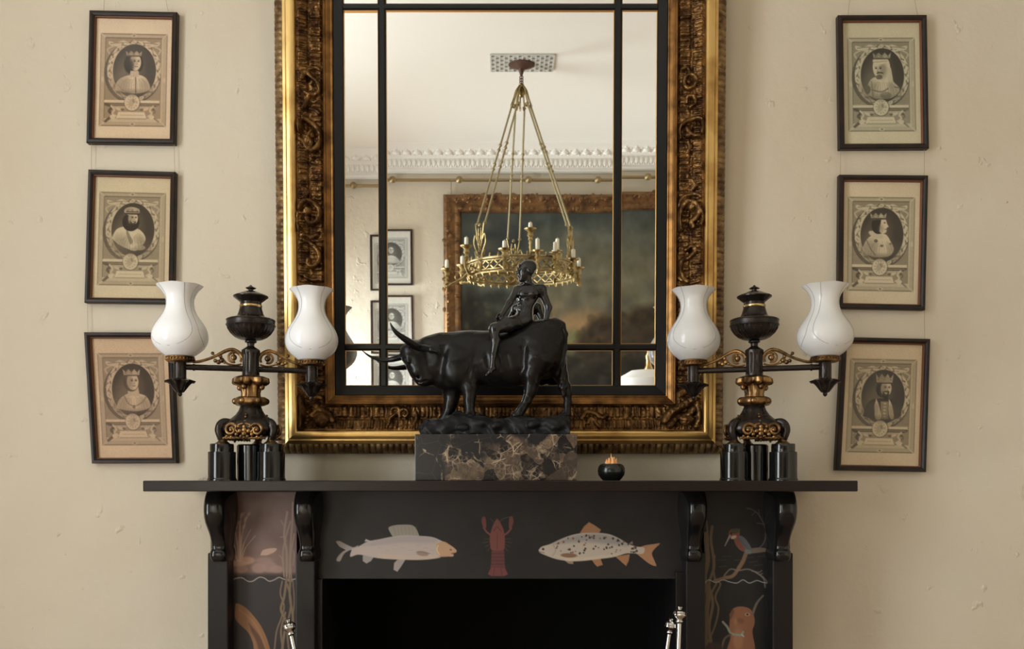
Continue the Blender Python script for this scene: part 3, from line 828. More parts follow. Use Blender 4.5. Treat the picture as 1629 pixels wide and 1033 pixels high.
m.build('sight_moulding', 'gold_sight', mir, smooth=30)
m = sweep([(.174, .030), (.176, .032), (.202, .028), (.2035, .026), (.2035, .014)]); m.build('black_slip', 'ebony', mir, smooth=30)
m = sweep([(.2035, .024), (.2048, .025), (.2056, .022), (.2056, .014)]); m.build('gilt_arris', 'gold_line', mir, smooth=0)
# ribbed outer border
def ribs(p0, p1, inward):
    """p0, p1 outer corners (u, v); inward = unit (u, v)"""
    L = math.hypot(p1[0] - p0[0], p1[1] - p0[1]); nr = int(L / .0185); ns = nr * 8
    prof = [(.0, .004), (.0, .022), (.003, .030), (.008, .038), (.014, .044), (.021, .049), (.028, .051), (.031, .050)]
    s = np.linspace(0, 1, ns + 1); ph = (s * nr) % 1
    bump = np.sqrt(np.maximum(1 - (2 * ph - 1) ** 2, 0))
    rows = []
    du, dv = (p1[0] - p0[0]) / L, (p1[1] - p0[1]) / L
    for i, (a, w) in enumerate(prof):
        k = (0, .3, 1, 1, 1, 1, .6, 0)[i]
        aa = a + (1 - bump) * .0045 * k; ww = w - (1 - bump) * .0065 * k
        t = np.clip(s * L, aa, L - aa)
        rows.append(FRN(p0[0] + du * t + inward[0] * aa, p0[1] + dv * t + inward[1] * aa, ww))
    V = np.concatenate(rows)
    return V, grid_faces(len(prof), ns + 1)
Vs, Fs, off = [], [], 0
for p0, p1, inn in (((-HW, 0), (HW, 0), (0, 1)), ((HW, 0), (HW, HH), (-1, 0)), ((HW, HH), (-HW, HH), (0, -1)), ((-HW, HH), (-HW, 0), (1, 0))):
    V, Q = ribs(p0, p1, inn); Vs.append(V); Fs.append(Q[:, ::-1] + off); off += len(V)
np_mesh('ribbed_border', np.concatenate(Vs), np.concatenate(Fs), 'gold_rib', mir)
# carved band: a relief
def uv(px, py):
    d = 2.75
    for _ in range(2):
        v = ((CZ + (VY - py) * d / F) - MO.z) / math.cos(TH); d = 2.8 - .055 - v * math.sin(TH)
    return ((px - VX) * 2.735 / F - MO.x, v)
kk = 2.735 / F
STROKES = [  # (pixel path, radius px, height m)
    ([(495, 108), (503, 104), (513, 108), (516, 104)], 3.2, .014), ([(484, 124), (490, 114), (497, 119), (506, 128), (510, 139), (504, 147), (495, 149), (491, 158), (488, 168)], 4.2, .017),
    ([(502, 160), (510, 156), (517, 161)], 3, .012), ([(496, 170), (505, 173), (509, 178)], 3, .01),
    ([(487, 189), (497, 193), (507, 203), (511, 219), (505, 233), (499, 238)], 5, .02), ([(497, 206), (492, 216), (498, 226), (493, 236)], 4, .016), ([(478, 219), (486, 224), (490, 232)], 4, .014),
    ([(474, 340), (472, 350), (475, 360), (479, 364)], 4.2, .03), ([(478, 330), (483, 322), (494, 318), (504, 324), (509, 336), (504, 350), (494, 354), (490, 346)], 4.6, .021), ([(484, 372), (494, 376), (503, 372)], 5, .014),
    ([(488, 382), (498, 388), (507, 400), (507, 413), (500, 422), (492, 420), (492, 412)], 4.2, .018), ([(487, 440), (498, 444), (512, 443), (524, 441)], 3, .014), ([(482, 296), (490, 302), (486, 312)], 4, .012),
    ([(1083, 106), (1090, 104), (1094, 112), (1088, 122)], 3.2, .013), ([(1086, 128), (1089, 119), (1098, 117), (1104, 126), (1100, 136), (1091, 138), (1086, 131)], 3.8, .016), ([(1090, 160), (1092, 151), (1101, 152), (1103, 162), (1096, 168)], 3.6, .015),
    ([(1079, 217), (1078, 203), (1086, 193), (1098, 188), (1110, 188), (1116, 198), (1113, 210)], 4.2, .018), ([(1093, 224), (1096, 232), (1092, 240)], 4, .013), ([(1090, 203), (1096, 212), (1107, 216)], 4.6, .02),
    ([(1075, 330), (1081, 318), (1090, 309), (1104, 307), (1111, 312)], 3.6, .014), ([(1083, 362), (1079, 348), (1083, 330), (1092, 319), (1103, 322), (1109, 334), (1105, 346), (1098, 352), (1100, 360)], 5, .021), ([(1112, 334), (1117, 345), (1112, 357)], 4, .022),
    ([(1090, 396), (1099, 391), (1103, 399), (1095, 408), (1085, 413), (1082, 426), (1087, 440), (1093, 447)], 4.4, .018), ([(1079, 440), (1095, 449), (1112, 446)], 3, .011), ([(1098, 285), (1104, 292), (1099, 300)], 4, .011),
    ([(618, 673), (620, 664), (628, 658), (634, 651), (628, 647), (622, 650)], 3.6, .014), (spiral((643, 657), 9, 3, 150, 480, 16), 3.2, .015), ([(657, 676), (662, 664), (660, 655)], 3.6, .012),
    ([(926, 664), (934, 655), (946, 656), (958, 663), (964, 660)], 4.4, .015), ([(935, 672), (941, 664), (948, 672), (954, 679)], 3.4, .012), (spiral((903, 660), 9, 3, 20, 330, 14), 3.2, .014),
    ([(478, 634), (481, 652), (478, 670), (476, 683)], 6.5, .024), ([(492, 640), (502, 632), (514, 638)], 6, .016), ([(495, 660), (505, 652), (520, 656), (528, 668)], 5, .018),
    ([(1058, 668), (1070, 654), (1086, 645), (1102, 634)], 7, .024), ([(1066, 676), (1078, 664), (1094, 660), (1103, 650)], 6, .022), ([(1064, 640), (1076, 630), (1090, 622)], 6, .014), ([(1108, 640), (1112, 660), (1108, 678)], 5, .016),
]
BLOBS = [(481, 201, 6, 12, .034), (492, 222, 7, 7, .018), (498, 212, 6, 6, .014), (491, 334, 8, 9, .02), (484, 374, 8, 6, .017), (486, 301, 6, 5, .013), (497, 148, 8, 8, .012), (1099, 328, 8, 8, .022), (1095, 212, 9, 7, .018),
         (1094, 128, 4, 4, .012), (1098, 290, 6, 6, .012), (511, 667, 14, 13, .026), (498, 645, 10, 9, .018), (1092, 666, 14, 11, .026), (1080, 640, 9, 8, .014), (643, 657, 3, 3, .014), (945, 668, 8, 6, .01)]
rr = random.Random(11)
for i in range(120):
    side = rr.choice((0, 0, 1, 1, 2))
    if side < 2:
        x = (rr.uniform(472, 512), rr.uniform(1080, 1116))[side]; BLOBS.append((x, rr.uniform(-180, 640), rr.uniform(1.5, 4), rr.uniform(1.5, 3.5), rr.uniform(.004, .010)))
    else:
        BLOBS.append((rr.uniform(520, 1070), rr.uniform(648, 681), rr.uniform(1.5, 3.5), rr.uniform(1.5, 4), rr.uniform(.003, .008)))
nrs = np.random.RandomState(2)
TAB = nrs.rand(4000)
def relief(u, v):
    a = np.minimum(np.minimum(HW - np.abs(u), v), HH - v)                # distance from the outer edge
    t = np.clip((a - .0715) / (.146 - .0715), 0, 1)
    w = .056 - .022 * np.sin(np.pi * np.minimum(t * 1.15, 1) * .5)
    horiz = np.minimum(v, HH - v) < (HW - np.abs(u))                     # top and bottom run along u
    s = np.where(horiz, u, v) + 5
    row = np.where(t < .45, 0, 1)
    pitch = np.where(row == 0, .0098, .0135)
    jit = .003 * np.sin(s * 61 + 3 * row) + .002 * np.sin(s * 143)
    q = (s + jit + row * .004) / pitch; cell = np.floor(q).astype(int); f = q - cell
    amp = .0030 + .0075 * TAB[(cell * 7 + row * 613) % 4000]
    rid = amp * np.sqrt(np.maximum(1 - (2 * f - 1) ** 2, 0)) * np.clip(np.sin(np.pi * np.clip(np.where(row == 0, t / .45, (t - .45) / .55), 0, 1)) * 1.8, 0, 1)
    h = rid
    for pts, r, hh in STROKES:
        p = np.array([uv(*q_) for q_ in smooth_path(pts, 4)]); R = r * kk
        x0, y0 = p.min(0) - R; x1, y1 = p.max(0) + R
        mk = (u > x0) & (u < x1) & (v > y0) & (v < y1)
        if not mk.any():
            continue
        U, Vv = u[mk], v[mk]; best = np.full(U.shape, 9.0)
        for (ax, ay), (bx, by) in zip(p[:-1], p[1:]):
            vx, vy = bx - ax, by - ay; tt = np.clip(((U - ax) * vx + (Vv - ay) * vy) / max(vx * vx + vy * vy, 1e-12), 0, 1)
            best = np.minimum(best, np.hypot(U - ax - tt * vx, Vv - ay - tt * vy))
        g = np.where(best < R, .3 * hh + .7 * hh * np.sqrt(np.maximum(1 - (best / R) ** 2, 0)), 0)
        h[mk] = np.maximum(h[mk], g)
    for px, py, ra, rb, hh in BLOBS:
        cu, cv = uv(px, py); q2 = ((u - cu) / (ra * kk)) ** 2 + ((v - cv) / (rb * kk)) ** 2
        h = np.maximum(h, hh * np.sqrt(np.maximum(1 - q2, 0)))
    edge = np.clip(np.minimum(t, 1 - t) * 9, 0, 1)
    ns = fbm(u * 95 + 7, v * 95 + 3, np.random.RandomState(5), 3) * .0022 + fbm(u * 30, v * 30 + 9, np.random.RandomState(6), 2) * .002
    return w + (h * 1.18 + ns) * (.3 + .7 * edge)
Vs, Fs, off = [], [], 0
a0, a1, st = .0705, .147, .0014
for (u0, u1, v0, v1) in ((-(HW - a0), -(HW - a1), a1, HH - a1), (HW - a1, HW - a0, a1, HH - a1), (-(HW - a0), HW - a0, a0, a1), (-(HW - a0), HW - a0, HH - a1, HH - a0)):
    nu = int((u1 - u0) / st) + 1; nv = int((v1 - v0) / st) + 1
    U, Vv = np.meshgrid(np.linspace(u0, u1, nu), np.linspace(v0, v1, nv))
    pts = FRN(U, Vv, relief(U, Vv)).reshape(-1, 3)
    Vs.append(pts); Fs.append(grid_faces(nv, nu)[:, ::-1] + off); off += len(pts)
np_mesh('carved_band', np.concatenate(Vs), np.concatenate(Fs), 'gold_carved', mir)
# panes and glazing bars
UL, UR_ = (608.5 - VX) * 2.745 / F - MO.x, (982.5 - VX) * 2.745 / F - MO.x
VB, VT = .3188, 1.3172
bw = .0118
us = [-(HW - .2056), UL, UR_, HW - .2056]; vs_ = [.2056, VB, VT, HH - .2056]
TILT = {(0, 1): (.0042, .0012), (0, 0): (.002, .0012), (1, 0): (.0008, 0), (2, 1): (-.0022, -.002), (2, 0): (-.001, -.004), (0, 2): (.003, 0), (2, 2): (-.002, 0), (1, 2): (.001, 0)}
for i in range(3):
    for j in range(3):
        u0, u1, v0, v1 = us[i] - .001, us[i + 1] + .001, vs_[j] - .001, vs_[j + 1] + .001
        tp, ty = TILT.get((i, j), (0, 0)); uc, vc = (u0 + u1) / 2, (v0 + v1) / 2
        m = MB(); w = lambda u, v: .0185 - tp * (v - vc) + ty * (u - uc)
        fr = [FR(u, v, w(u, v)) for u, v in ((u0, v0), (u1, v0), (u1, v1), (u0, v1))]
        m.add(fr, [(0, 1, 2, 3)])
        m.build('mirror_pane', 'mirror', mir, smooth=0)
for k, (p0, p1) in enumerate((((UL, .2036), (UL, HH - .2036)), ((UR_, .2036), (UR_, HH - .2036)), ((-(HW - .2036), VB), (HW - .2036, VB)), ((-(HW - .2036), VT), (HW - .2036, VT)))):
    m = MB(); b = bw if k < 2 else bw * .8; zt = .029 if k < 2 else .0286
    dx, dy = (1, 0) if k < 2 else (0, 1)
    pr = [(-b, .014), (-b, .024), (-b * .55, zt), (b * .55, zt), (b, .024), (b, .014)]
    rows = [[FR(p[0] + dx * t, p[1] + dy * t, w) for t, w in pr] for p in (p0, p1)]
    m.grid(rows)
    if k >= 2:
        m.f = [f[::-1] for f in m.f]
    o = m.build('glazing_bar', 'ebony', mir, smooth=0)
    m = MB()
    for sg in (-1, 1):
        q = [FR(p[0] + dx * sg * t, p[1] + dy * sg * t, w) for p in (p0, p1) for t, w in ((b, .0245), (b + .0012, .0235), (b + .0012, .014))]
        m.add(q, [(0, 1, 4, 3), (1, 2, 5, 4)])
    e = m.build('gilt_arris', 'gold_line', o, smooth=0)

# ------------------------------------------------------------------ framed engravings
def engraving(var, step=5.0):
    paper, mid, dark, lt = [((214, 186, 156), (152, 127, 100), (84, 68, 54), (192, 164, 134)), ((204, 184, 152), (148, 130, 106), (88, 76, 62), (182, 162, 132)), ((202, 170, 140), (148, 124, 102), (92, 76, 64), (182, 154, 128)),
                            ((200, 188, 158), (142, 132, 110), (74, 68, 56), (186, 176, 150)), ((208, 188, 158), (142, 128, 104), (76, 66, 54), (190, 174, 146)), ((204, 180, 148), (140, 122, 96), (72, 62, 50), (186, 166, 136)),
                            ((210, 206, 196), (160, 158, 152), (112, 110, 106), (200, 196, 188))][var]
    c = Canvas(95, 70, 650, 960, step, paper)
    c.noise(.012, 120, var)
    R = lambda x0, y0, x1, y1, col, **k: c.poly([(x0, y0), (x1, y0), (x1, y1), (x0, y1)], col, **k)
    mix = lambda a, b, t: tuple(p * (1 - t) + q * t for p, q in zip(a, b))
    R(130, 180, 612, 864, mix(lt, mid, .35)); R(133, 183, 609, 190, dark, op=.5); R(606, 183, 612, 862, dark, op=.45); R(130, 856, 610, 864, dark, op=.55); R(130, 183, 136, 862, dark, op=.4)
    R(165, 213, 578, 836, mid); R(165, 210, 578, 218, dark, op=.6); R(572, 213, 580, 836, lt); R(163, 213, 169, 836, dark, op=.5)
    for x, y in ((148, 197), (595, 197), (148, 850), (595, 850)):
        c.line([(x - 15, y - 13), (x + 15, y + 13)] if (x < 300) == (y < 500) else [(x - 15, y + 13), (x + 15, y - 13)], 9, lt)
    for y in (197, 848):
        c.ell(370, y, 22, 12, lt); c.ell(370, y, 9, 6, dark, op=.6)
    for x in (149, 594):
        c.ell(x, 520, 9, 20, lt)
    r = np.random.RandomState(var)
    for i in range(42):                                   # hatching of the ground
        y = 225 + i * 10.5; c.line([(172, y), (570, y + 3)], 4.5, mix(mid, dark, .6), op=.26)
    for sg in (-1, 1):                                    # ribbon ends in the corners
        X = lambda d: 372 + sg * d
        c.poly(smooth_path([(X(30), 250), (X(80), 232), (X(130), 250), (X(182), 240), (X(176), 268), (X(120), 278), (X(70), 268)], 5), lt); c.line(smooth_path([(X(40), 252), (X(100), 250), (X(170), 258)], 5), 7, dark, op=.5)
        c.line(smooth_path([(X(150), 275), (X(190), 300), (X(178), 330)], 5), 12, mix(lt, mid, .3))
    c.ell(366, 470, 206, 226, dark, op=.8); c.ell(376, 455, 194, 222, lt)
    for i in range(110):                                  # leaves of the wreath
        a = 2 * math.pi * i / 110; rx, ry = ((168, 205), (178, 211), (188, 217))[i % 3]
        c.ell(376 + rx * math.cos(a), 455 + ry * math.sin(a), 5.5, 13, (dark, mix(lt, paper, .6), mid, mix(lt, paper, .3), mix(dark, mid, .4))[i % 5], math.degrees(a) + (28 if i % 2 else -28), op=.7)
    c.ell(378, 455, 155, 197, mix(dark, (40, 34, 28), .35)); c.ell(330, 500, 90, 150, mid, 20, soft=90, op=.5)
    # pedestal, cartouche, scrolls, tablet
    R(165, 672, 562, 692, mix(lt, paper, .6)); R(165, 692, 562, 700, dark, op=.8); R(190, 705, 540, 716, dark, op=.6); R(200, 716, 530, 730, mix(lt, mid, .4)); R(165, 806, 575, 834, mix(lt, paper, .4), op=.8)
    for sg in (-1, 1):
        X = lambda d: 367 + sg * d
        c.line(smooth_path([(X(190), 704), (X(150), 722), (X(165), 755), (X(140), 782), (X(190), 828)], 6), 20 if sg < 0 else 12, dark, op=.8 if sg < 0 else .45)
        c.line(smooth_path([(X(150), 716), (X(128), 744), (X(142), 770), (X(115), 790)], 6), 14, lt); c.ell(X(140), 795, 20, 16, mix(lt, paper, .4)); c.ell(X(95), 738, 26, 10, lt, -sg * 20); c.ell(X(70), 742, 12, 8, dark, op=.7)
        c.ell(X(150), 738, 10, 9, dark, op=.55)
    c.poly([(268, 758), (456, 758), (472, 806), (254, 806)], mix(lt, paper, .7)); c.line([(262, 808), (470, 808)], 5, dark, op=.5)
    c.line([(285, 782), (445, 782)], 7, mid, op=.45)
    c.ell(367, 690, 60, 64, dark, op=.55); c.ell(365, 688, 54, 60, mix(lt, paper, .35)); c.ell(360, 690, 20, 30, mid, 10, op=.5); c.ell(378, 676, 10, 18, dark, -20, op=.35)
    for i in range(12):
        a = i * .55; c.ell(365 + 34 * math.cos(a), 690 + 40 * math.sin(a), 6, 4, dark, math.degrees(a), op=.35)
    hair, skin, robe = mix(dark, (30, 24, 20), .6), mix(lt, paper, .6), mix(lt, paper, .8)
    def crown(x, y, w, h, col, pts=3):
        p = [(x - w, y + h)]
        for i in range(pts * 2 + 1):
            p.append((x - w * 1.12 + 2.24 * w * i / (pts * 2), y - (h * .55 if i % 2 == 0 else -h * .25)))
        c.poly(p + [(x + w, y + h)], mix(col, mid, .45)); c.ell(x - w * .5, y + h * .3, w * .45, h * .7, mix(dark, mid, .4), soft=w * .5, op=.5)
        for i in range(5):
            c.ell(x - w * .8 + w * .4 * i, y + h * .45, 5, 5, lt if i % 2 else dark, op=.6)
        c.line([(x - w, y + h), (x + w, y + h)], 9, dark)
    def head(x, y, rx, ry, face=1, beard=False, mous=False):
        c.ell(x, y, rx, ry, skin); c.ell(x - face * rx * .55, y + 4, rx * .6, ry * .9, mix(dark, mid, .6), soft=rx * .6, op=.6)
        for e in (-.32, .38):
            c.ell(x + face * rx * (.18 + e), y - ry * .12, rx * .17, ry * .07, hair); c.line([(x + face * rx * (e), y - ry * .27), (x + face * rx * (.36 + e), y - ry * .28)], 4, hair, op=.7)
        c.line([(x + face * rx * .25, y - ry * .1), (x + face * rx * .36, y + ry * .25), (x + face * rx * .15, y + ry * .28)], 5, mid); c.line([(x, y + ry * .5), (x + face * rx * .42, y + ry * .5)], 5, hair, op=.8)
        if beard:
            c.poly(smooth_path([(x - rx * .7, y + ry * .3), (x, y + ry * .75), (x + rx * .6, y + ry * .35), (x + rx * .4, y + ry * 1.25), (x, y + ry * 1.4), (x - rx * .5, y + ry * 1.1), (x - rx * .7, y + ry * .3)], 4), hair, op=.85)
        if mous:
            c.line([(x - rx * .35, y + ry * .42), (x + face * rx * .2, y + ry * .34), (x + rx * .55, y + ry * .44)], 7, hair)
    if var == 0:
        c.poly(smooth_path([(244, 596), (250, 545), (285, 508), (350, 486), (420, 486), (465, 510), (490, 560), (488, 592), (440, 615), (370, 622), (300, 612)], 5), robe)
        c.line([(388, 500), (390, 616)], 7, dark); c.line(smooth_path([(262, 560), (300, 600), (350, 616)], 4), 8, mid, op=.4)
        c.ell(355, 405, 54, 70, hair); c.ell(415, 400, 26, 60, hair); head(384, 392, 40, 62, 1); c.ell(340, 420, 30, 50, hair, op=.8, soft=20); crown(372, 322, 52, 24, mix(lt, mid, .3)); c.poly([(350, 455), (408, 455), (412, 500), (345, 500)], mix(skin, mid, .3))
    elif var == 1:
        c.poly(smooth_path([(225, 520), (260, 455), (320, 432), (370, 440), (430, 455), (470, 510), (455, 560), (400, 610), (330, 590), (270, 560)], 5), robe); c.poly(smooth_path([(330, 430), (350, 480), (380, 540), (360, 560), (330, 480)], 4), dark, op=.55); c.ell(420, 520, 34, 40, lt); c.ell(430, 585, 40, 20, lt)
        c.ell(362, 400, 62, 66, hair); head(378, 372, 34, 46, 1, beard=True); c.ell(368, 320, 56, 32, mix(lt, mid, .2)); crown(372, 306, 44, 18, lt, 4); c.line([(322, 338), (420, 338)], 10, hair)
    elif var == 2:
        c.poly(smooth_path([(245, 590), (270, 530), (310, 495), (350, 480), (410, 480), (470, 500), (500, 560), (480, 592), (400, 612), (320, 606)], 5), robe); c.line(smooth_path([(310, 500), (340, 555), (385, 572), (440, 545), (470, 505)], 5), 10, mid); c.ell(378, 580, 12, 14, dark, op=.6)
        c.poly([(345, 430), (415, 430), (425, 500), (335, 500)], mix(skin, mid, .25)); c.ell(366, 395, 56, 70, mix(hair, mid, .3)); head(378, 392, 42, 62, 1); crown(372, 316, 56, 30, mix(lt, paper, .3), 3)
    elif var == 3:
        c.poly(smooth_path([(248, 590), (280, 510), (320, 470), (420, 455), (455, 500), (500, 560), (440, 620), (330, 625)], 5), robe); c.line(smooth_path([(300, 560), (370, 575), (440, 540), (490, 545)], 5), 9, dark, op=.7); c.line([(300, 500), (310, 620)], 8, mid); c.ell(270, 560, 22, 34, mix(dark, mid, .4)); c.ell(400, 600, 40, 26, mid)
        c.ell(372, 395, 62, 84, robe); c.poly([(415, 400), (440, 400), (462, 545), (420, 560)], lt); head(358, 412, 44, 62, -1, mous=True); c.ell(360, 350, 50, 26, robe); c.line([(312, 360), (412, 352)], 5, mid); crown(376, 306, 58, 28, mix(mid, lt, .4), 3); c.ell(355, 468, 24, 18, hair, op=.6)
    elif var == 4:
        c.poly(smooth_path([(235, 560), (270, 490), (320, 455), (400, 450), (440, 500), (465, 560), (430, 610), (330, 618), (270, 600)], 5), robe); c.line(smooth_path([(270, 500), (300, 560), (330, 600)], 5), 10, mid); c.ell(335, 455, 56, 22, lt, 20); c.ell(335, 500, 14, 12, dark, op=.8); c.ell(378, 535, 12, 9, dark, op=.8); c.ell(440, 520, 10, 8, dark, op=.6)
        c.ell(352, 388, 50, 62, hair); c.poly(smooth_path([(372, 340), (400, 338), (414, 375), (424, 395), (412, 405), (408, 435), (380, 448), (360, 430)], 5), skin); c.ell(396, 368, 7, 4, hair); c.line([(400, 415), (414, 414)], 5, dark); c.ell(372, 410, 18, 28, mid, soft=20, op=.6); crown(350, 312, 52, 26, mix(lt, paper, .3), 3); c.line([(306, 345), (404, 338)], 12, dark)
    elif var == 5:
        c.poly(smooth_path([(240, 600), (260, 520), (310, 475), (430, 470), (490, 510), (510, 590), (440, 620), (320, 620)], 5), mix(dark, (30, 26, 20), .3)); c.poly(smooth_path([(330, 470), (352, 520), (372, 610), (330, 615), (318, 520)], 4), robe); c.poly(smooth_path([(420, 470), (446, 520), (460, 610), (432, 610), (420, 540)], 4), robe); c.poly([(362, 490), (416, 490), (424, 620), (372, 620)], mid)
        for i in range(5):
            c.ell(394, 505 + i * 24, 10, 6, lt)
        c.ell(380, 400, 54, 62, hair); head(398, 395, 38, 56, 1, beard=True, mous=True); crown(384, 312, 56, 44, mix(lt, mid, .35), 3); c.ell(384, 330, 46, 24, mid, op=.5)
    else:
        c.poly(smooth_path([(250, 600), (285, 520), (340, 490), (420, 490), (470, 530), (495, 600), (380, 620)], 5), robe); c.ell(372, 400, 52, 66, hair); head(380, 395, 38, 56, 1); c.poly([(372, 480), (396, 480), (410, 620), (366, 620)], lt)
    # engraved shading and folds of the robe
    c.ell(285, 560, 62, 70, mix(dark, mid, .3), 20, soft=60, op=.42); c.ell(470, 570, 50, 62, mix(dark, mid, .3), -20, soft=50, op=.38); c.ell(378, 618, 110, 24, dark, soft=26, op=.45)
    for i in range(11):
        x = 285 + i * 18 + r.rand() * 8; c.line(smooth_path([(x + (380 - x) * .35, 500 + r.rand() * 20), (x, 545 + r.rand() * 12), (x - (380 - x) * .12, 596)], 4), 4.5, mix(dark, mid, .4), op=.34)
    for i in range(30):
        c.line([(240, 300 + i * 11), (516, 296 + i * 11)], 3, dark, op=.07)
    c.img += (r.rand(c.ny, c.nx, 1) - .5) * .05
    c.img = np.clip(c.img, .01, 1)
    return c
def framed_print(corners, yw, var, label, group, wires=(), step=4.2, fwid=9.5, facing=1):
    """corners: world points TL, TR, BR, BL on the plane of the frame; facing +1 looks towards the camera"""
    TL, TR, BR, BL = [Vector(p) for p in corners]
    cen = (TL + TR + BR + BL) / 4; cen.y = yw
    pr = empty('framed_engraving', cen, label, 'picture', group)
    s_ = -facing
    def pt(a, b, dep):
        top = TL + (TR - TL) * a; bot = BL + (BR - BL) * a; p = top + (bot - top) * b
        return Vector((p.x - cen.x, s_ * dep, p.z - cen.z))
    fa, fb = fwid / 141, fwid / 212
    def ring(prof):
        m = MB(); lp = []
        for q, dep in prof:
            a, b = q * fa, q * fb
            lp.append([pt(a, b, dep), pt(1 - a, b, dep), pt(1 - a, 1 - b, dep), pt(a, 1 - b, dep)])
        for i in range(len(lp) - 1):
            for k in range(4):
                q4 = [lp[i][k], lp[i + 1][k], lp[i + 1][(k + 1) % 4], lp[i][(k + 1) % 4]]
                m.add(q4 if facing > 0 else q4[::-1], [(0, 1, 2, 3)])
        return m
    o = ring([(0, .0015), (0, .021), (.12, .0245), (.5, .0255), (.78, .022), (.84, .018)]).build('picture_frame', 'frame_black', pr, smooth=25)
    ring([(.84, .018), (.92, .0175), (1.0, .012), (1.0, .0085)]).build('sight_edge', 'frame_inner', pr, smooth=0)
    c = engraving(var, step)
    def fn(x, y):
        a = fa * .9 + (1 - 1.8 * fa) * (x - 95) / 555; b = fb * .9 + (1 - 1.8 * fb) * (y - 70) / 890
        A = a[:, None]; B = b[:, None]
        tl, tr, br, bl = [np.array(p) for p in (TL, TR, BR, BL)]
        p = (tl + (tr - tl) * A) * (1 - B) + (bl + (br - bl) * A) * B
        return np.stack([p[:, 0] - cen.x, np.full(len(p), s_ * .0088), p[:, 2] - cen.z], 1)
    c.mesh('print_sheet', 'print', pr, fn)
    a, b = fa * .88, fb * .88
    q4 = [pt(a, b, .0112), pt(a, 1 - b, .0112), pt(1 - a, 1 - b, .0112), pt(1 - a, b, .0112)]
    MB().add(q4 if facing > 0 else q4[::-1], [(0, 1, 2, 3)]).build('glass_pane', 'pane', pr, smooth=0)
    for p0, p1 in wires:
        MB().tube([Vector(p0) - cen, Vector(p1) - cen], .0007, 5).build('hanging_wire', 'wire', pr)
    return pr
PR = [
    (((142, 16), (281.7, 19.1), (277.6, 228.8), (137, 227)), 'engraved portrait of a man in a pale cape, warm-toned, top of the left-hand column', [((165, 17), (168.5, -60)), ((267.5, 18), (252, -60))]),
    (((140.1, 269.4), (279, 273.4), (275.3, 483.3), (133.9, 481.6)), 'engraved portrait of a dark-bearded turbaned man, middle of the left-hand column', [((145.5, 271), (145.5, 227)), ((278, 274), (277, 228))]),
    (((133.3, 528.7), (273, 529), (281.8, 737.4), (145.7, 737.8)), 'engraved portrait of a crowned youth in crooked frame, behind the left lamp', [((140, 530), (139, 481)), ((271, 530), (272, 483))]),
    (((1333.2, 23.8), (1474.6, 23.4), (1478.2, 236), (1336.1, 236.7)), 'engraved portrait of a moustached man in white hood, top of the right-hand column', [((1349, 24), (1358, -60)), ((1460, 24), (1442, -60))]),
    (((1335.5, 277.8), (1476.9, 278.9), (1472, 493.3), (1333.5, 490.4)), 'engraved portrait of a crowned head in profile, middle of the right-hand column', [((1337, 279), (1337.5, 236)), ((1470.5, 280), (1470.5, 236))]),
    (((1340.5, 536.2), (1480.2, 539.3), (1473.5, 751.4), (1329.3, 748.7)), 'engraved portrait of a bearded man in tall crown, bottom right behind the right lamp', [((1343, 537), (1340, 491)), ((1471, 540), (1470.5, 493))]),
]
for i, (q, lab, ws) in enumerate(PR):
    framed_print([P(x, y, -.022) for x, y in q], 0.0, i, lab, 'engraved portraits beside the mirror',
                 [(P(*a, -.012), P(*b, -.012)) for a, b in ws])
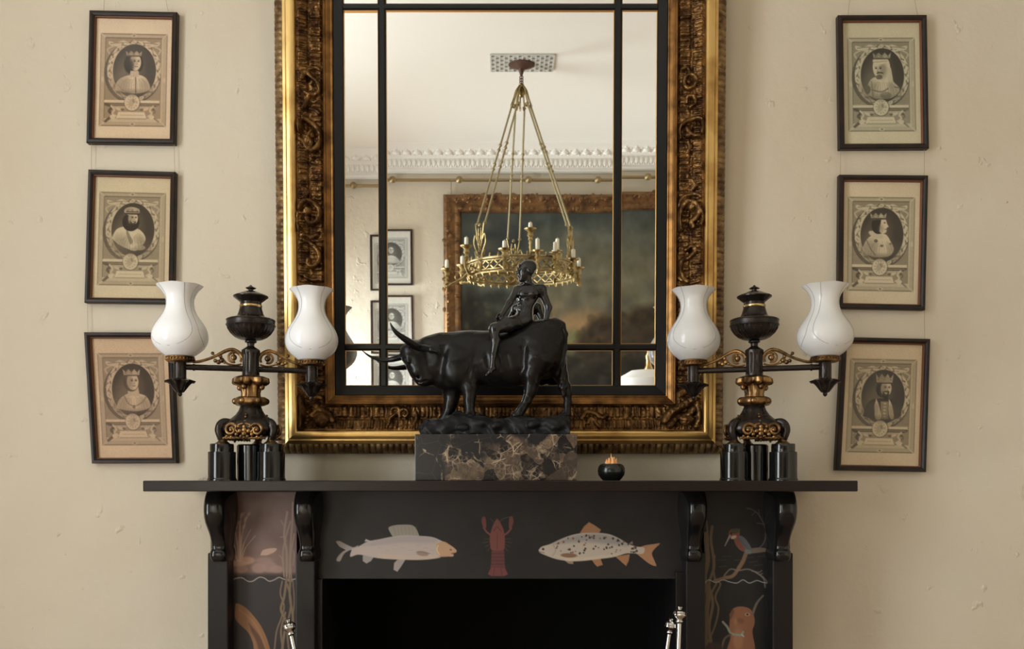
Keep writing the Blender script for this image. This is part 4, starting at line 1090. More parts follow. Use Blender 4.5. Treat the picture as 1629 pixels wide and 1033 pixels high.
# ------------------------------------------------------------------ two-light table lamps
def lamp(axis_px, sgn, tilt, label):
    """sgn = direction (left -1, right +1) of the arm that comes towards the viewer"""
    y0 = -.24; k = K(y0); X0 = (axis_px - VX) * k
    root = empty('argand_lamp', (X0, y0, ZS), label, 'lamp', 'two-branched lamps on the mantel shelf')
    Zl = lambda py: CZ + (VY - py) * k - ZS
    L = lambda prof: [(r * k, Zl(py)) for r, py in prof]
    seg = 48
    # plinth of three round columns on a core
    r3 = .067
    spots = [(-r3, -.042), (r3, -.042), (0, .072)]
    zt = Zl(707.5); zm = Zl(720)
    m = MB(); m.lathe([(.040, .0), (.040, zt - .004), (.036, zt)], (0, .008, 0), 24)
    m.build('plinth_core', 'lamp_stone', root, smooth=30)
    for (x, y) in spots:
        m = MB()
        m.lathe([(.0388, 0), (.0388, .004), (.0372, .006), (.0366, .008), (.0366, zm - .002), (.0358, zm), (.0315, zm + .0005), (.0315, zt - .002), (.0305, zt)], (x, y, 0), seg)
        m.build('plinth_column', 'lamp_stone', root)
    # brass discs, tripod feet, incurved body
    for (x, y) in spots:
        m = MB(); m.lathe([(.019, zt), (.0195, zt + .002), (.015, zt + .005), (.011, zt + .0085), (.0085, zt + .0135)], (x * .98, y * .98, 0), 24)
        m.build('foot_disc', 'lamp_gilt', root)
    angs = [math.atan2(y, x) for x, y in spots]
    def tri(i, a, r, h):
        t = (h - Zl(700)) / (Zl(646) - Zl(700)); e = max(0, 1 - t) ** 1.6
        best = max(math.cos(a - q) for q in angs)
        return r * 1.14 * (1 - .30 * e + .52 * e * max(best, 0) ** 3), h
    m = MB(); m.lathe(L([(8, 699), (20, 697), (31, 692), (36, 686), (37, 680), (34.5, 674.5), (27, 668), (20.5, 661), (16.5, 654), (14.5, 648), (13, 645)]), (0, 0, 0), 72, tri)
    m.build('tripod_body', 'lamp_bronze', root, smooth=50)
    for q in angs:
        c, s = math.cos(q), math.sin(q); R_ = lambda r, py, t=0: Vector((c * r * k - s * t * k, s * r * k + c * t * k, Zl(py)))
        m = MB(); pts = smooth_path([(24, 670), (33, 673), (42, 673), (48, 678), (50, 686), (48, 694), (45, 701), (44, 705)], 4)
        m.tube([R_(*p) for p in pts], [4.5 * k + 2.2 * k * math.sin(math.pi * i / (len(pts) - 1)) for i in range(len(pts))], 12)
        m.ball(R_(47, 680), 7.5 * k, sc=(1, 1, .95)); m.ball(R_(31, 675), 4.5 * k)
        m.build('tripod_foot', 'lamp_bronze', root)
    # gilt mount on each of the three faces
    for q in [a + math.pi for a in angs]:
        c, s = math.cos(q), math.sin(q); rr_ = 38
        f = lambda t, py, o=0: Vector((c * (rr_ + o) * k - s * t * k, s * (rr_ + o) * k + c * t * k, Zl(py)))
        m = MB()
        for sg in (-1, 1):
            sp = [(sg * (20 + p[0]), 686 + p[1]) for p in spiral((0, 0), 10, 2.5, -150, 330, 26)]
            m.tube([f(x, y, 1) for x, y in sp], [2.6 * k * (1 - .45 * i / 25) for i in range(26)], 8)
            for (tx, py, r) in ((7, 688, 4), (12, 693, 3.4), (5, 696, 3), (20, 697, 2.6), (27, 696, 2.4), (9, 681, 2.8), (20, 686, 3.6)):
                m.ball(f(sg * tx, py, 0), r * k, 10, 6)
            m.tube([f(sg * t, py) for t, py in smooth_path([(2, 676), (8, 678), (14, 684), (10, 690)], 4)], 1.7 * k, 7)
            m.tube([f(sg * t, 698.5 + (1.2 if j % 2 else 0)) for j, t in enumerate(range(0, 34, 3))], 2 * k, 6)
        for py, r in ((672, 2), (676.5, 3), (681, 3.6), (686, 4.6), (692, 5), (698, 3.6), (702, 2)):
            m.ball(f(0, py, (-6 if py < 680 else -1)), r * k, 10, 6)
        m.ball(f(0, 665, -10), 2.4 * k, 10, 6); m.ball(f(0, 661, -12), 2 * k, 10, 6)
        m.build('gilt_mount', 'lamp_gilt', root)
    # scrolled collar, acanthus capital
    m = MB(); m.lathe(L([(15, 647), (22, 645.5), (25.5, 642), (26, 639), (25, 635), (22, 632.5), (14, 632)]), (0, 0, 0), 48, lambda i, a, r, h: (r * (1 + .05 * math.cos(6 * a)), h))
    for a in range(6):
        q = a * math.pi / 3 + .2; p = Vector((math.cos(q) * 24 * k, math.sin(q) * 24 * k, Zl(639)))
        m.ball(p, 5.2 * k, 12, 8); m.ball(p * 1.0 + Vector((math.cos(q + .45) * 2 * k, math.sin(q + .45) * 2 * k, 0)), 3 * k, 8, 6)
    m.build('scrolled_collar', 'lamp_gilt', root)
    m = MB(); leaf = lambda i, a, r, h: (r * (1 + (.13 if 2 <= i <= 6 else .05) * math.cos(8 * a)), h - (.0026 * (1 + math.cos(8 * a)) if 3 <= i <= 5 else 0))
    m.lathe(L([(15.5, 632), (14.5, 627), (16, 616), (19, 611), (25, 609.5), (27, 606.5), (26, 602.5), (20, 599.5), (14, 598)]), (0, 0, 0), 64, leaf)
    for a in range(8):
        q = a * math.pi / 4; m.ball((math.cos(q) * 26.5 * k, math.sin(q) * 26.5 * k, Zl(608)), 2.6 * k, 8, 6)
    for a in range(4):
        q = a * math.pi / 2 + (tilt if sgn > 0 else -tilt); p = Vector((math.cos(q) * 20 * k, math.sin(q) * 20 * k, Zl(617)))
        m.ball(p, 4.6 * k, 12, 8); m.tube([p * 1.0, (p.x * .6, p.y * .6, Zl(612))], 2.2 * k, 6)
    m.build('acanthus_capital', 'lamp_gilt', root)
    # fluted stem and urn-shaped oil font
    flute = lambda n, amp, lo, hi: (lambda i, a, r, h: (r * (1 + (amp * (abs(math.cos(n * a / 2)) - .6) if lo <= i <= hi else 0)), h))
    m = MB(); m.lathe(L([(13.4, 599), (13.6, 594), (12.8, 592), (12.6, 566), (13.8, 563), (14.6, 560), (14.2, 557.5), (11, 555), (7.5, 553), (5.4, 551), (5.6, 547), (9, 545), (9.4, 543.6), (7, 542)]), (0, 0, 0), 72, flute(10, .12, 2, 4))
    m.build('fluted_stem', 'lamp_bronze', root)
    m = MB(); m.lathe(L([(6, 542.5), (11, 541.5), (18, 540), (25, 536.5), (31, 531), (35.5, 524), (37, 520), (38.6, 519), (38.8, 518), (37.6, 517), (37.6, 511.5), (38.4, 511), (38, 509.6), (35, 508), (29, 506.5), (24, 505.5), (21.5, 503.5), (19.5, 499), (18, 494), (17, 490)]),
                      (0, 0, 0), 96, flute(28, .06, 2, 5))
    m.build('oil_font', 'lamp_bronze', root)
    m = MB(); m.lathe(L([(16.6, 490), (17.6, 489), (17.8, 487.5), (17.4, 486), (16.4, 485.5)]), (0, 0, 0), 40); m.build('neck_band', 'brass', root)
    m = MB(); m.lathe(L([(16.3, 486), (16.3, 481.5), (18.5, 480), (21, 478), (24.6, 475), (27, 473.4), (27.2, 471.8), (24, 470), (18.5, 468), (13, 465.6), (9, 464), (5, 463.4), (3.6, 462.6), (3.8, 461), (6.8, 459.8), (7.6, 458.6), (5, 457.4), (3, 456), (1.4, 454.4), (0, 453.4)]), (0, 0, 0), 64,
                      lambda i, a, r, h: (r * (1 + (.16 * math.cos(5 * a) if 14 <= i <= 16 else 0)), h))
    m.build('font_lid', 'lamp_bronze', root)
    # arms
    for side in (sgn, -sgn):
        near = side == sgn
        dirx, diry = side * math.cos(tilt), (-1 if near else 1) * math.sin(tilt)
        rad = .185 if near else .165
        yb = y0 + diry * rad; kb = K(yb)
        A = lambda s, py, off=0: Vector((dirx * s * k - diry * off * k, diry * s * k + dirx * off * k, Zl(py)))
        arm = MB()
        arm.tube([A(10, 587.5), A(88, 587.5), A(rad / k, 587.5)], [4.7 * k, 4.7 * k, 4.4 * k], 10)
        arm.tube([A(84.5, 587.5), A(87.5, 587.5)], 5.6 * k, 12)
        arm = arm.build('arm', 'lamp_bronze', root)
        sc = MB()
        main = smooth_path([(13, 569), (18, 562), (28, 557.5), (39, 560.5), (51, 567.5), (65, 574), (79, 578.5), (88, 579)], 5)
        sc.tube([A(*p) for p in main], [2.9 * k] * 20 + [2.3 * k] * (len(main) - 20), 8)
        sp = spiral((26, 571), 11.5, 6, 150, 470, 26)
        sc.tube([A(*p) for p in sp], 2 * k, 8)
        for s_, py, r in ((26, 570, 5.2), (27, 565, 2.6), (44, 575, 4.4), (49, 578, 3.8), (54, 576, 3.2), (46, 569, 3), (40, 578, 2.6), (58, 564.5, 2.8)):
            sc.ball(A(s_, py), r * k, 10, 6)
        sc.tube([A(*p) for p in smooth_path([(52, 568), (56, 567), (58, 564)], 3)], 1.4 * k, 6)
        sc.tube([A(*p) for p in smooth_path([(14, 580), (24, 582.5), (36, 580), (42, 574)], 4)], 1.8 * k, 6)
        sc.build('scroll_bracket', 'lamp_gilt', arm)
        # burner
        Zb = lambda py: CZ + (VY - py - (0 if near else 6)) * kb - ZS
        cx, cy = dirx * rad, diry * rad
        Q = lambda prof: [(r * .001700, Zb(py)) for r, py in prof]
        m = MB(); m.lathe(Q([(10.6, 605), (10.4, 603), (9.8, 601), (9.8, 577), (10.6, 576), (10.6, 575)]), (cx, cy, 0), 40); b_ = m.build('burner_tube', 'lamp_bronze', root)
        m = MB(); m.lathe(Q([(9, 577.5), (17, 577), (20.5, 575.5), (21.4, 573.5), (20.6, 571.6), (22, 570.4), (22.6, 568.6), (21, 567.4), (19, 567)]), (cx, cy, 0), 60, lambda i, a, r, h: (r * (1 + (.02 * math.cos(26 * a) if 5 <= i <= 7 else 0)), h))
        for a in range(26):
            m.ball((cx + math.cos(a * 2 * math.pi / 26) * 21.6 * .001735, cy + math.sin(a * 2 * math.pi / 26) * 21.6 * .001735, Zb(572)), 1.6 * .001735, 6, 4)
        m.build('shade_gallery', 'lamp_gilt', b_)
        m = MB(); m.lathe(Q([(0, 631.5), (2.4, 630), (3.6, 627.6), (3, 625.6), (6.4, 624), (10, 619.5), (13.4, 613.5), (17, 609.6), (21.5, 607.6), (22.4, 605.8), (18, 604.6), (12, 604), (9.5, 602)]), (cx, cy, 0), 56,
                          lambda i, a, r, h: (r * (1 + (.14 if 6 <= i <= 10 else .05) * math.cos(8 * a)), h - (.002 * math.cos(8 * a) if 8 <= i <= 10 else 0)))
        m.build('drip_finial', 'lamp_bronze', b_)
        # frosted shade: bulb, waist, flared rim; thin glass wall
        prof = [(20.6, 567.5), (23, 566), (28, 562.5), (33.5, 558), (38, 553), (41.2, 547.5), (43, 542), (43.6, 536.5), (43.2, 531), (41.6, 525), (38.8, 519), (35, 513), (31, 507.4), (27.4, 502), (24.6, 496.6), (22.6, 491), (21.6, 485.5), (21.4, 480.5), (22, 475.5), (23.6, 470.5), (26.4, 465.5), (30, 461), (33.6, 457.4), (36, 455)]
        inner = [(r - 1.3, py + (.4 if py > 560 else 0)) for r, py in prof][::-1]
        full = Q(prof) + Q(inner); n_o = len(prof)
        sg2 = 96
        def wav(i, a, r, h):
            j = i if i < n_o else len(full) - 1 - i
            t = max(0, (j - 17) / 6)
            return r * (1 + .012 * t * math.cos(6 * a)), h - .0009 * t * math.cos(6 * a)
        mb = MB(); mb.lathe(full, (cx, cy, 0), sg2, wav, caps=False)
        mb.f += [(k_, (k_ + 1) % sg2, (len(full) - 1) * sg2 + (k_ + 1) % sg2, (len(full) - 1) * sg2 + k_) for k_ in range(sg2)]
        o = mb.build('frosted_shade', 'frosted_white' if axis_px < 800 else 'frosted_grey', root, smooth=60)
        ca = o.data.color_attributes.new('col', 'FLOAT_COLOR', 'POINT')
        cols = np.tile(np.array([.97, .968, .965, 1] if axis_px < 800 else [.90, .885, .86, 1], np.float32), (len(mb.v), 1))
        ca.data.foreach_set('color', cols.ravel())
        # etched petal outlines on the outside of the glass
        et = MB()
        hs = Q(prof)
        def onsh(ph, t):
            x = t * (n_o - 1); i = min(int(x), n_o - 2); f_ = x - i
            r0, h0 = wav(i, ph, *hs[i]); r1, h1 = wav(i + 1, ph, *hs[i + 1])
            r_ = r0 + (r1 - r0) * f_ + .00015; return Vector((cx + math.cos(ph) * r_, cy + math.sin(ph) * r_, h0 + (h1 - h0) * f_))
        for q in range(3):
            p0 = -math.pi / 2 + .15 * side + q * 2 * math.pi / 3
            pts = []
            for i in range(49):
                u = -1 + 2 * i / 48
                t = .16 + .84 * abs(u) ** 1.15
                width = .92 * math.sqrt(max(0, 1 - (1 - min(1, (t - .16) / .22)) ** 2)) * (1 - .28 * max(0, (t - .45)) / .55)
                pts.append(onsh(p0 + math.copysign(width, u), t))
            et.tube(pts, .0006, 5)
        et.build('etched_line', 'etch', o)
    return root
M['etch'] = mat('etched_line', rgb(150, 146, 150), .6)
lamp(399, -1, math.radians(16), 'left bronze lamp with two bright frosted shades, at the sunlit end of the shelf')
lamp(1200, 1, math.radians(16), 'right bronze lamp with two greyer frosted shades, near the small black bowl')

# ------------------------------------------------------------------ bull and rider
YB = -.20; KB = K(YB)
def B(px, py, dy=0.0):
    p = P(px, py, YB); return np.array([p.x, YB + dy, p.z])
pl0, pl1 = P(660, 765, -.295), P(918, 691, -.295)
plc = ((pl0.x + pl1.x) / 2, YB, ZS)
m = MB().box((pl0.x, -.295, ZS), (pl1.x, -.105, pl1.z))
o = m.build('marble_plinth', 'marble', None, smooth=0, bevel=.0015, at=plc)
tag(o, 'block of dark brown-veined marble under the bronze bull, on the shelf', 'plinth')
br = empty('bronze_sculpture', (plc[0], YB, pl1.z), 'dark bronze bull with a nude rider leaning back, on the marble block', 'sculpture')
ROOT = np.array(br.location)
class SoftB(Soft):
    def build(s, name, m, parent):
        V, Q = surface_nets(s.f, s.lo, s.h)
        return np_mesh(name, V - ROOT, Q, m, parent)
q = lambda v: v * KB
# groundwork
ZP = pl1.z
s = SoftB((P(662, 0, YB).x, -.295, ZP - .008), (P(920, 0, YB).x, -.105, B(0, 640)[2]), .0028)
x0, x1 = B(675, 0)[0], B(905, 0)[0]
top = np.interp(s.X, [B(x, 0)[0] for x in (672, 684, 700, 730, 765, 830, 905)], [B(0, y)[2] for y in (688, 676, 680, 672, 668, 668, 665)]).astype(np.float32)
fac = np.sin(s.X * 118 + 2.2 * np.sin(s.Z * 70 + s.X * 30)) * .0045 + np.sin(s.X * 260 + s.Z * 190) * .0014
bx = np.maximum(np.maximum(np.maximum(x0 - .003 - s.X + fac * .5, s.X - x1 + .002), np.abs(s.Y - YB) - .076 - fac + (s.Z - ZP) * .35), s.Z - top + np.sin(s.X * 95) * np.sin(s.Y * 80) * .002)
s.join(np.maximum(bx, ZP - s.Z).astype(np.float32), 0)
for px, py, dy, rx, ry, rz in ((690, 684, -.03, 22, 14, .045), (703, 677, .0, 20, 10, .05), (726, 676, -.045, 22, 15, .03), (742, 672, -.02, 24, 14, .045), (765, 676, -.03, 22, 11, .05), (712, 684, -.06, 16, 8, .02), (826, 674, -.03, 22, 11, .04), (858, 672, .03, 20, 8, .03), (900, 668, .02, 10, 6, .04), (790, 676, .04, 20, 9, .03), (880, 676, -.06, 22, 10, .02)):
    s.ell(B(px, py, dy), (q(rx), rz, q(ry)), .012)
for i, (px, py, dy, r) in enumerate(((682, 673, -.05, 4), (689, 671, -.02, 4), (697, 675, -.06, 5), (676, 682, -.05, 5), (714, 680, -.066, 6), (738, 683, -.07, 6), (790, 680, -.068, 7), (846, 678, -.07, 6), (880, 682, -.068, 7), (720, 667, -.03, 6), (729, 660, -.01, 6), (757, 664, .03, 5), (762, 660, .04, 4), (733, 665, -.04, 4), (748, 663, -.05, 3))):
    s.ell(B(px, py, dy), (q(r * 1.6), q(r * 1.5), q(r)), .006)
s.f += (np.sin(s.X * 190 + 3 * np.sin(s.Z * 90)) * np.sin(s.Y * 150) * np.sin(s.Z * 170 + 1) * .0016).astype(np.float32)
s.f = np.maximum(s.f, ZP - .001 - s.Z)
s.build('groundwork', 'rock', br)
# bull
s = SoftB((B(630, 0)[0], YB - .105, B(0, 679)[2]), (B(917, 0)[0], YB + .095, B(0, 500)[2]), .0030)
E_ = lambda px, py, rx, ry, rz, dy=0, k=.02, rot=0, yaw=0: s.ell(B(px, py, dy), (q(rx), rz, q(ry)), k, rot, yaw)
E_(733, 577, 46, 45, .058); E_(727, 552, 34, 21, .034); E_(792, 574, 72, 43, .064); E_(855, 556, 40, 44, .056); E_(868, 535, 32, 25, .040)
E_(700, 572, 34, 38, .042, k=.03); E_(683, 565, 24, 27, .034, k=.025); E_(703, 600, 16, 20, .018, k=.02)        # neck and dewlap
E_(760, 545, 45, 18, .045, k=.02); E_(826, 545, 34, 20, .046, k=.02)
E_(728, 590, 22, 28, .03, -.036, .02); E_(728, 590, 22, 28, .03, .036, .02)                                   # shoulders
E_(852, 570, 25, 32, .028, -.036, .02); E_(866, 570, 25, 32, .028, .034, .02)                                 # haunches
E_(812, 598, 26, 16, .035, 0, .02)
# head, turned a little to the viewer
hd = -.012
s.cap(B(659, 566, hd), B(668, 590, hd - .004), q(21), q(16), .02); s.cap(B(668, 590, hd - .004), B(676, 605, hd - .006), q(15), q(11.5), .015)
s.ell(B(655, 560, hd), (q(17), q(22), q(14)), .012); s.ell(B(672, 606, hd - .006), (q(10), q(13), q(9)), .008)
s.cap(B(690, 586, hd), B(680, 606, hd), q(14), q(7), .015)                                                    # jaw
s.ell(B(652, 574, hd - .028), (q(5), q(5), q(4)), .006); s.ell(B(652, 579, hd - .032), (q(3), q(2.5), q(2.2)), .003)
s.ell(B(668, 602, hd - .024), (q(2.6), q(3), q(2)), .003, neg=True); s.cap(B(664, 611, hd - .02), B(682, 608, hd - .026), q(1.2), q(1), .003, neg=True)
s.ell(B(662, 551, hd), (q(12), q(20), q(8)), .01)                                                             # poll
for dy in (-.045, .035):                                                                                      # ears
    s.cap(B(674, 557, hd + dy * .7), B(690, 562, hd + dy * 1.25), q(5), q(5.5), .006); s.cap(B(690, 562, hd + dy * 1.25), B(700, 566, hd + dy * 1.45), q(5.5), q(1.6), .004)
s.cap(B(680, 548, -.01), B(700, 540, 0), q(9), q(8), .015)
# legs
Cn = lambda dy, pts, k=.008: s.chain([(B(px, py, dy + (0 if len(r) < 2 else r[1])), q(r[0])) for px, py, *r in pts], k)
Cn(.022, [(720, 600, 20), (718, 622, 14), (717, 637, 10.5), (715, 645, 9), (712, 655, 6.8), (709, 662, 7.2), (706, 667, 8)], .012); s.cap(B(705, 669, .022), B(698, 672, .018), q(8), q(6), .005)
Cn(-.032, [(745, 595, 17), (748, 618, 12), (748, 634, 8.6), (747.5, 643, 7.2), (748, 653, 6.2), (749, 658, 7)], .012); s.cap(B(750, 661, -.032), B(745, 663, -.036), q(8), q(6.5), .005)
Cn(-.034, [(853, 575, 25), (846, 598, 15), (845, 612, 10.5), (843, 624, 8.6), (837, 640, 6.2), (830, 652, 6.2), (827, 657, 7)], .012); s.cap(B(825, 661, -.034), B(819, 663, -.036), q(7.5), q(6), .005)
s.cap(B(850, 618, -.034), B(845, 630, -.034), q(4), q(4), .008)
Cn(.026, [(884, 572, 20), (893, 596, 10.5), (899, 614, 8.6), (903, 624, 7), (904, 640, 5), (903, 652, 5.6)], .012); s.cap(B(902, 659, .026), B(897, 662, .024), q(7), q(6), .005)
s.cap(B(905, 614, .026), B(905, 622, .026), q(3.6), q(3), .006)
# tail, muscles and folds
s.ell(B(884, 516, 0), (q(13), .022, q(9)), .015)
Cn(0, [(884, 512, 6), (894, 518, 5.4), (899, 532, 4.6), (898.5, 555, 3.8), (895, 580, 3.2), (894, 602, 3.4)], .006)
Cn(.004, [(894, 602, 3.4), (896, 616, 5), (897, 630, 3)], .006)
for px, py, dy, ln, r in ((772, 585, -.068, 26, 3), (790, 590, -.068, 24, 3), (806, 592, -.066, 20, 3)):
    s.cap(B(px, py - ln, dy), B(px + 6, py + 4, dy + .006), q(r), q(r), .006, neg=True)
s.cap(B(708, 556, -.056), B(700, 604, -.046), q(2.6), q(2), .02, neg=True)
s.cap(B(757, 560, -.066), B(746, 606, -.062), q(3), q(2.5), .01, neg=True); s.cap(B(833, 540, -.064), B(830, 590, -.062), q(4), q(3), .012, neg=True)
s.f += (np.sin(s.X * 95 + 2 * np.sin(s.Z * 60)) * np.sin(s.Z * 110 + s.Y * 50) * .0007).astype(np.float32)
bull = s.build('bull_body', 'bronze', br)
def horn(pts, r0):
    p = smooth_path(pts, 6); n = len(p); m = MB()
    m.tube([Vector(x) - Vector(ROOT) for x in p], [q(r0) * (1 - .93 * (i / (n - 1)) ** 1.15) for i in range(n)], 14)
    m.build('horn', 'bronze', br)
horn([B(672, 559, hd - .02), B(661, 553, hd - .040), B(647, 545, hd - .062), B(636, 537, hd - .075), B(630, 529, hd - .08), B(627, 522, hd - .08)], 7.2)
horn([B(652, 562, hd + .02), B(637, 566, hd + .036), B(620, 569.5, hd + .050), B(602, 570, hd + .052), B(585, 564, hd + .048), B(573, 555, hd + .042)], 6.6)
# rider
s = SoftB((B(758, 0)[0], YB - .092, B(0, 607)[2]), (B(884, 0)[0], YB + .080, B(0, 408)[2]), .00165)
C_ = lambda a, b, ra, rb, k=.006: s.cap(B(*a), B(*b), q(ra), q(rb), k)
s.ell(B(834, 510, 0), (q(15), q(19), q(12)), .01, 10)
s.cap(B(833, 505, -.002), B(836, 488, -.003), q(12), q(12), .012); s.ell(B(835, 496, -.002), (q(12), q(16), q(14)), .01)
s.ell(B(840, 471, -.002), (q(17), q(14), q(17)), .012, -8); s.ell(B(842, 462, -.002), (q(20), q(11), q(8)), .012, -6)
s.ell(B(833, 470, -.020), (q(8), q(5), q(6)), .006); s.ell(B(848, 469, -.022), (q(8.5), q(5), q(6.5)), .006)           # chest
for px, py in ((827, 484), (826, 493), (835, 486), (835, 495), (829, 502)):
    s.ell(B(px, py, -.018), (q(4.6), q(4), q(4)), .004)
s.cap(B(831.5, 478, -.025), B(830, 504, -.027), q(1), q(1), .003, neg=True)
s.cap(B(825, 477, -.026), B(852, 476, -.030), q(1.1), q(1.1), .004, neg=True)
C_((842, 457, 0), (839, 443, -.002), 7.2, 6.6, .008); s.cap(B(846, 458, .004), B(856, 461, .002), q(7), q(7), .008)
# head turned to the left
s.ell(B(838, 429, -.003), (q(13), q(12), q(14.2)), .006, 6); s.ell(B(832, 437, -.006), (q(8.4), q(9), q(11)), .008, 12)
s.ell(B(829, 446, -.008), (q(4.4), q(4.6), q(4.2)), .005); s.cap(B(825.6, 427, -.008), B(822.4, 435, -.009), q(1.6), q(2.2), .003)
s.cap(B(826.5, 424.5, -.018), B(827, 424.5, .004), q(2.4), q(2.4), .004); s.cap(B(824.6, 441, -.013), B(824.6, 441, -.004), q(1.7), q(1.7), .002)
s.ell(B(826.5, 430, -.017), (q(1.8), q(2), q(1.5)), .002, neg=True); s.ell(B(826, 430.4, .002), (q(1.8), q(2), q(1.5)), .002, neg=True); s.cap(B(823.8, 439, -.014), B(823.8, 439, -.003), q(.8), q(.8), .0015, neg=True)
s.ell(B(842, 433, -.025), (q(3), q(1.5), q(4.4)), .002, 15); s.ell(B(842, 434, -.029), (q(1.4), q(1.2), q(2.4)), .002, neg=True)
s.ell(B(842, 425, 0), (q(12.4), q(12.6), q(11)), .003)                                                              # close hair
# arms
s.ell(B(823, 463, -.004), (q(7.6), q(8), q(8)), .008); s.ell(B(861, 461, -.002), (q(9.5), q(9), q(9)), .01)
C_((822, 464, -.008), (811, 484, -.024), 6.4, 5); C_((811, 484, -.024), (799, 504, -.036), 5.2, 3.4)
C_((862, 463, -.002), (873, 489, .006), 7.4, 5.6); C_((873, 489, .006), (868, 513, -.004), 5.6, 3.8)
def hand(w, d, spread, up, r=1.45):
    """w wrist, d knuckle direction (px), fingers fan out with bends"""
    wx, wy, wd = w
    kx, ky, kd = wx + d[0], wy + d[1], wd + d[2]
    s.cap(B(wx, wy, wd), B(kx, ky, kd), q(3.4), q(3.9), .004); s.ell(B((wx + kx) / 2, (wy + ky) / 2, (wd + kd) / 2), (q(4.2), q(5), q(3)), .003)
    for i, ln in enumerate((.82, 1.0, 1.05, .95)):
        o_ = (i - 1.5); bx_, by_, bd_ = kx + spread[0] * o_, ky + spread[1] * o_, kd + spread[2] * o_
        mx_ = (bx_ + up[0] * ln * .55, by_ + up[1] * ln * .45, bd_ + up[2] * ln * .55); tx_ = (bx_ + up[0] * ln, by_ + up[1] * ln * 1.15, bd_ + up[2] * ln)
        s.cap(B(bx_, by_, bd_), B(*mx_), q(r), q(r * .95), .0015); s.cap(B(*mx_), B(*tx_), q(r * .95), q(r * .7), .0008)
    tb = (kx - spread[0] * 2.4 - d[0] * .4, ky - spread[1] * 2.4 - d[1] * .4, kd - spread[2] * 2.4)
    s.cap(B(wx + d[0] * .4, wy + d[1] * .4, wd - spread[2] * 1.2), B(*tb), q(1.8), q(1.5), .003); s.cap(B(*tb), B(tb[0] + up[0] * .5, tb[1] + up[1] * .5, tb[2] + up[2] * .5), q(1.5), q(1.1), .001)
hand((799, 504, -.036), (-4, 4.5, -.002), (1.2, 1.2, .0035), (-5, 5, -.004))
hand((868, 514, -.004), (-3, 4, -.002), (1.0, .2, .0042), (-7.5, 1.8, -.004))
# legs astride
C_((832, 511, -.012), (808, 521, -.044), 12.5, 11, .012); C_((808, 521, -.044), (788, 529, -.062), 11, 8.6, .01)
s.ell(B(786, 528, -.064), (q(7.5), q(7), q(7.5)), .006)
C_((787, 531, -.064), (787.5, 548, -.071), 8, 7.6); s.cap(B(789, 548, -.072), B(785, 572, -.075), q(7.4), q(4.6), .006); C_((785, 572, -.075), (783.5, 588, -.075), 4.6, 3.8)
C_((784, 590, -.074), (780, 597, -.077), 4.2, 3.6, .004); C_((780, 597, -.077), (774.5, 602, -.079), 3.4, 2.2, .003); s.ell(B(786.5, 592, -.073), (q(3), q(3), q(3)), .004)
C_((830, 509, .012), (803, 517, .040), 12, 10, .012); C_((803, 517, .040), (779, 529, .060), 9.6, 8, .01); C_((779, 531, .062), (778, 556, .070), 7.8, 6.4); C_((778, 556, .070), (777, 584, .072), 6, 4); C_((777, 586, .072), (768, 597, .074), 4, 2.4, .004)
s.build('rider', 'bronze_polished', br)

# ------------------------------------------------------------------ small bowl with orange tufts
yb = -.25; kb = K(yb); cx = (972.5 - VX) * kb
bw_ = empty('bowl', (cx, yb, ZS), 'small round black bowl holding orange flame-like tufts, right of the marble block', 'bowl')
zz = lambda py: CZ + (VY - py) * kb - ZS
m = MB(); m.lathe([(r * kb, zz(py)) for r, py in ((0, 765.3), (11.5, 765.3), (13.5, 764.6), (17, 761), (20.6, 756), (21.8, 750.5), (21.2, 745), (19, 740.6), (16, 738.6), (14.6, 738.2), (14.4, 739.4), (16, 741.5), (16, 744), (0, 744))], (0, 0, 0), 48)
m.build('bowl_body', 'bowl', bw_)
m = MB(); r = random.Random(3)
fl = [(0, 0, 721.5, 2.6)] + [(math.cos(a) * rr_, math.sin(a) * rr_, h, w) for a, rr_, h, w in [(i * .785 + .2, 7.2, 729 + (i * 37 % 5), 3.2) for i in range(8)] + [(i * 1.256, 4, 727 + (i * 23 % 4), 3.0) for i in range(5)]]
for fx, fy, top, w in fl:
    pts = [(fx * .85, fy * .85, 743), (fx, fy, 737), (fx * 1.05, fy * 1.05, 732 if top < 728 else 734), (fx * 1.2 + r.uniform(-.8, .8), fy * 1.2, top)]
    p = smooth_path([(a * kb, b * kb, zz(c_)) for a, b, c_ in pts], 4); n = len(p)
    m.tube(p, [kb * w * (.75 + .35 * math.sin(math.pi * i / (n - 1))) * (1 - .92 * (i / (n - 1)) ** 2.2) for i in range(n)], 8)
m.build('orange_tufts', 'ember', bw_)

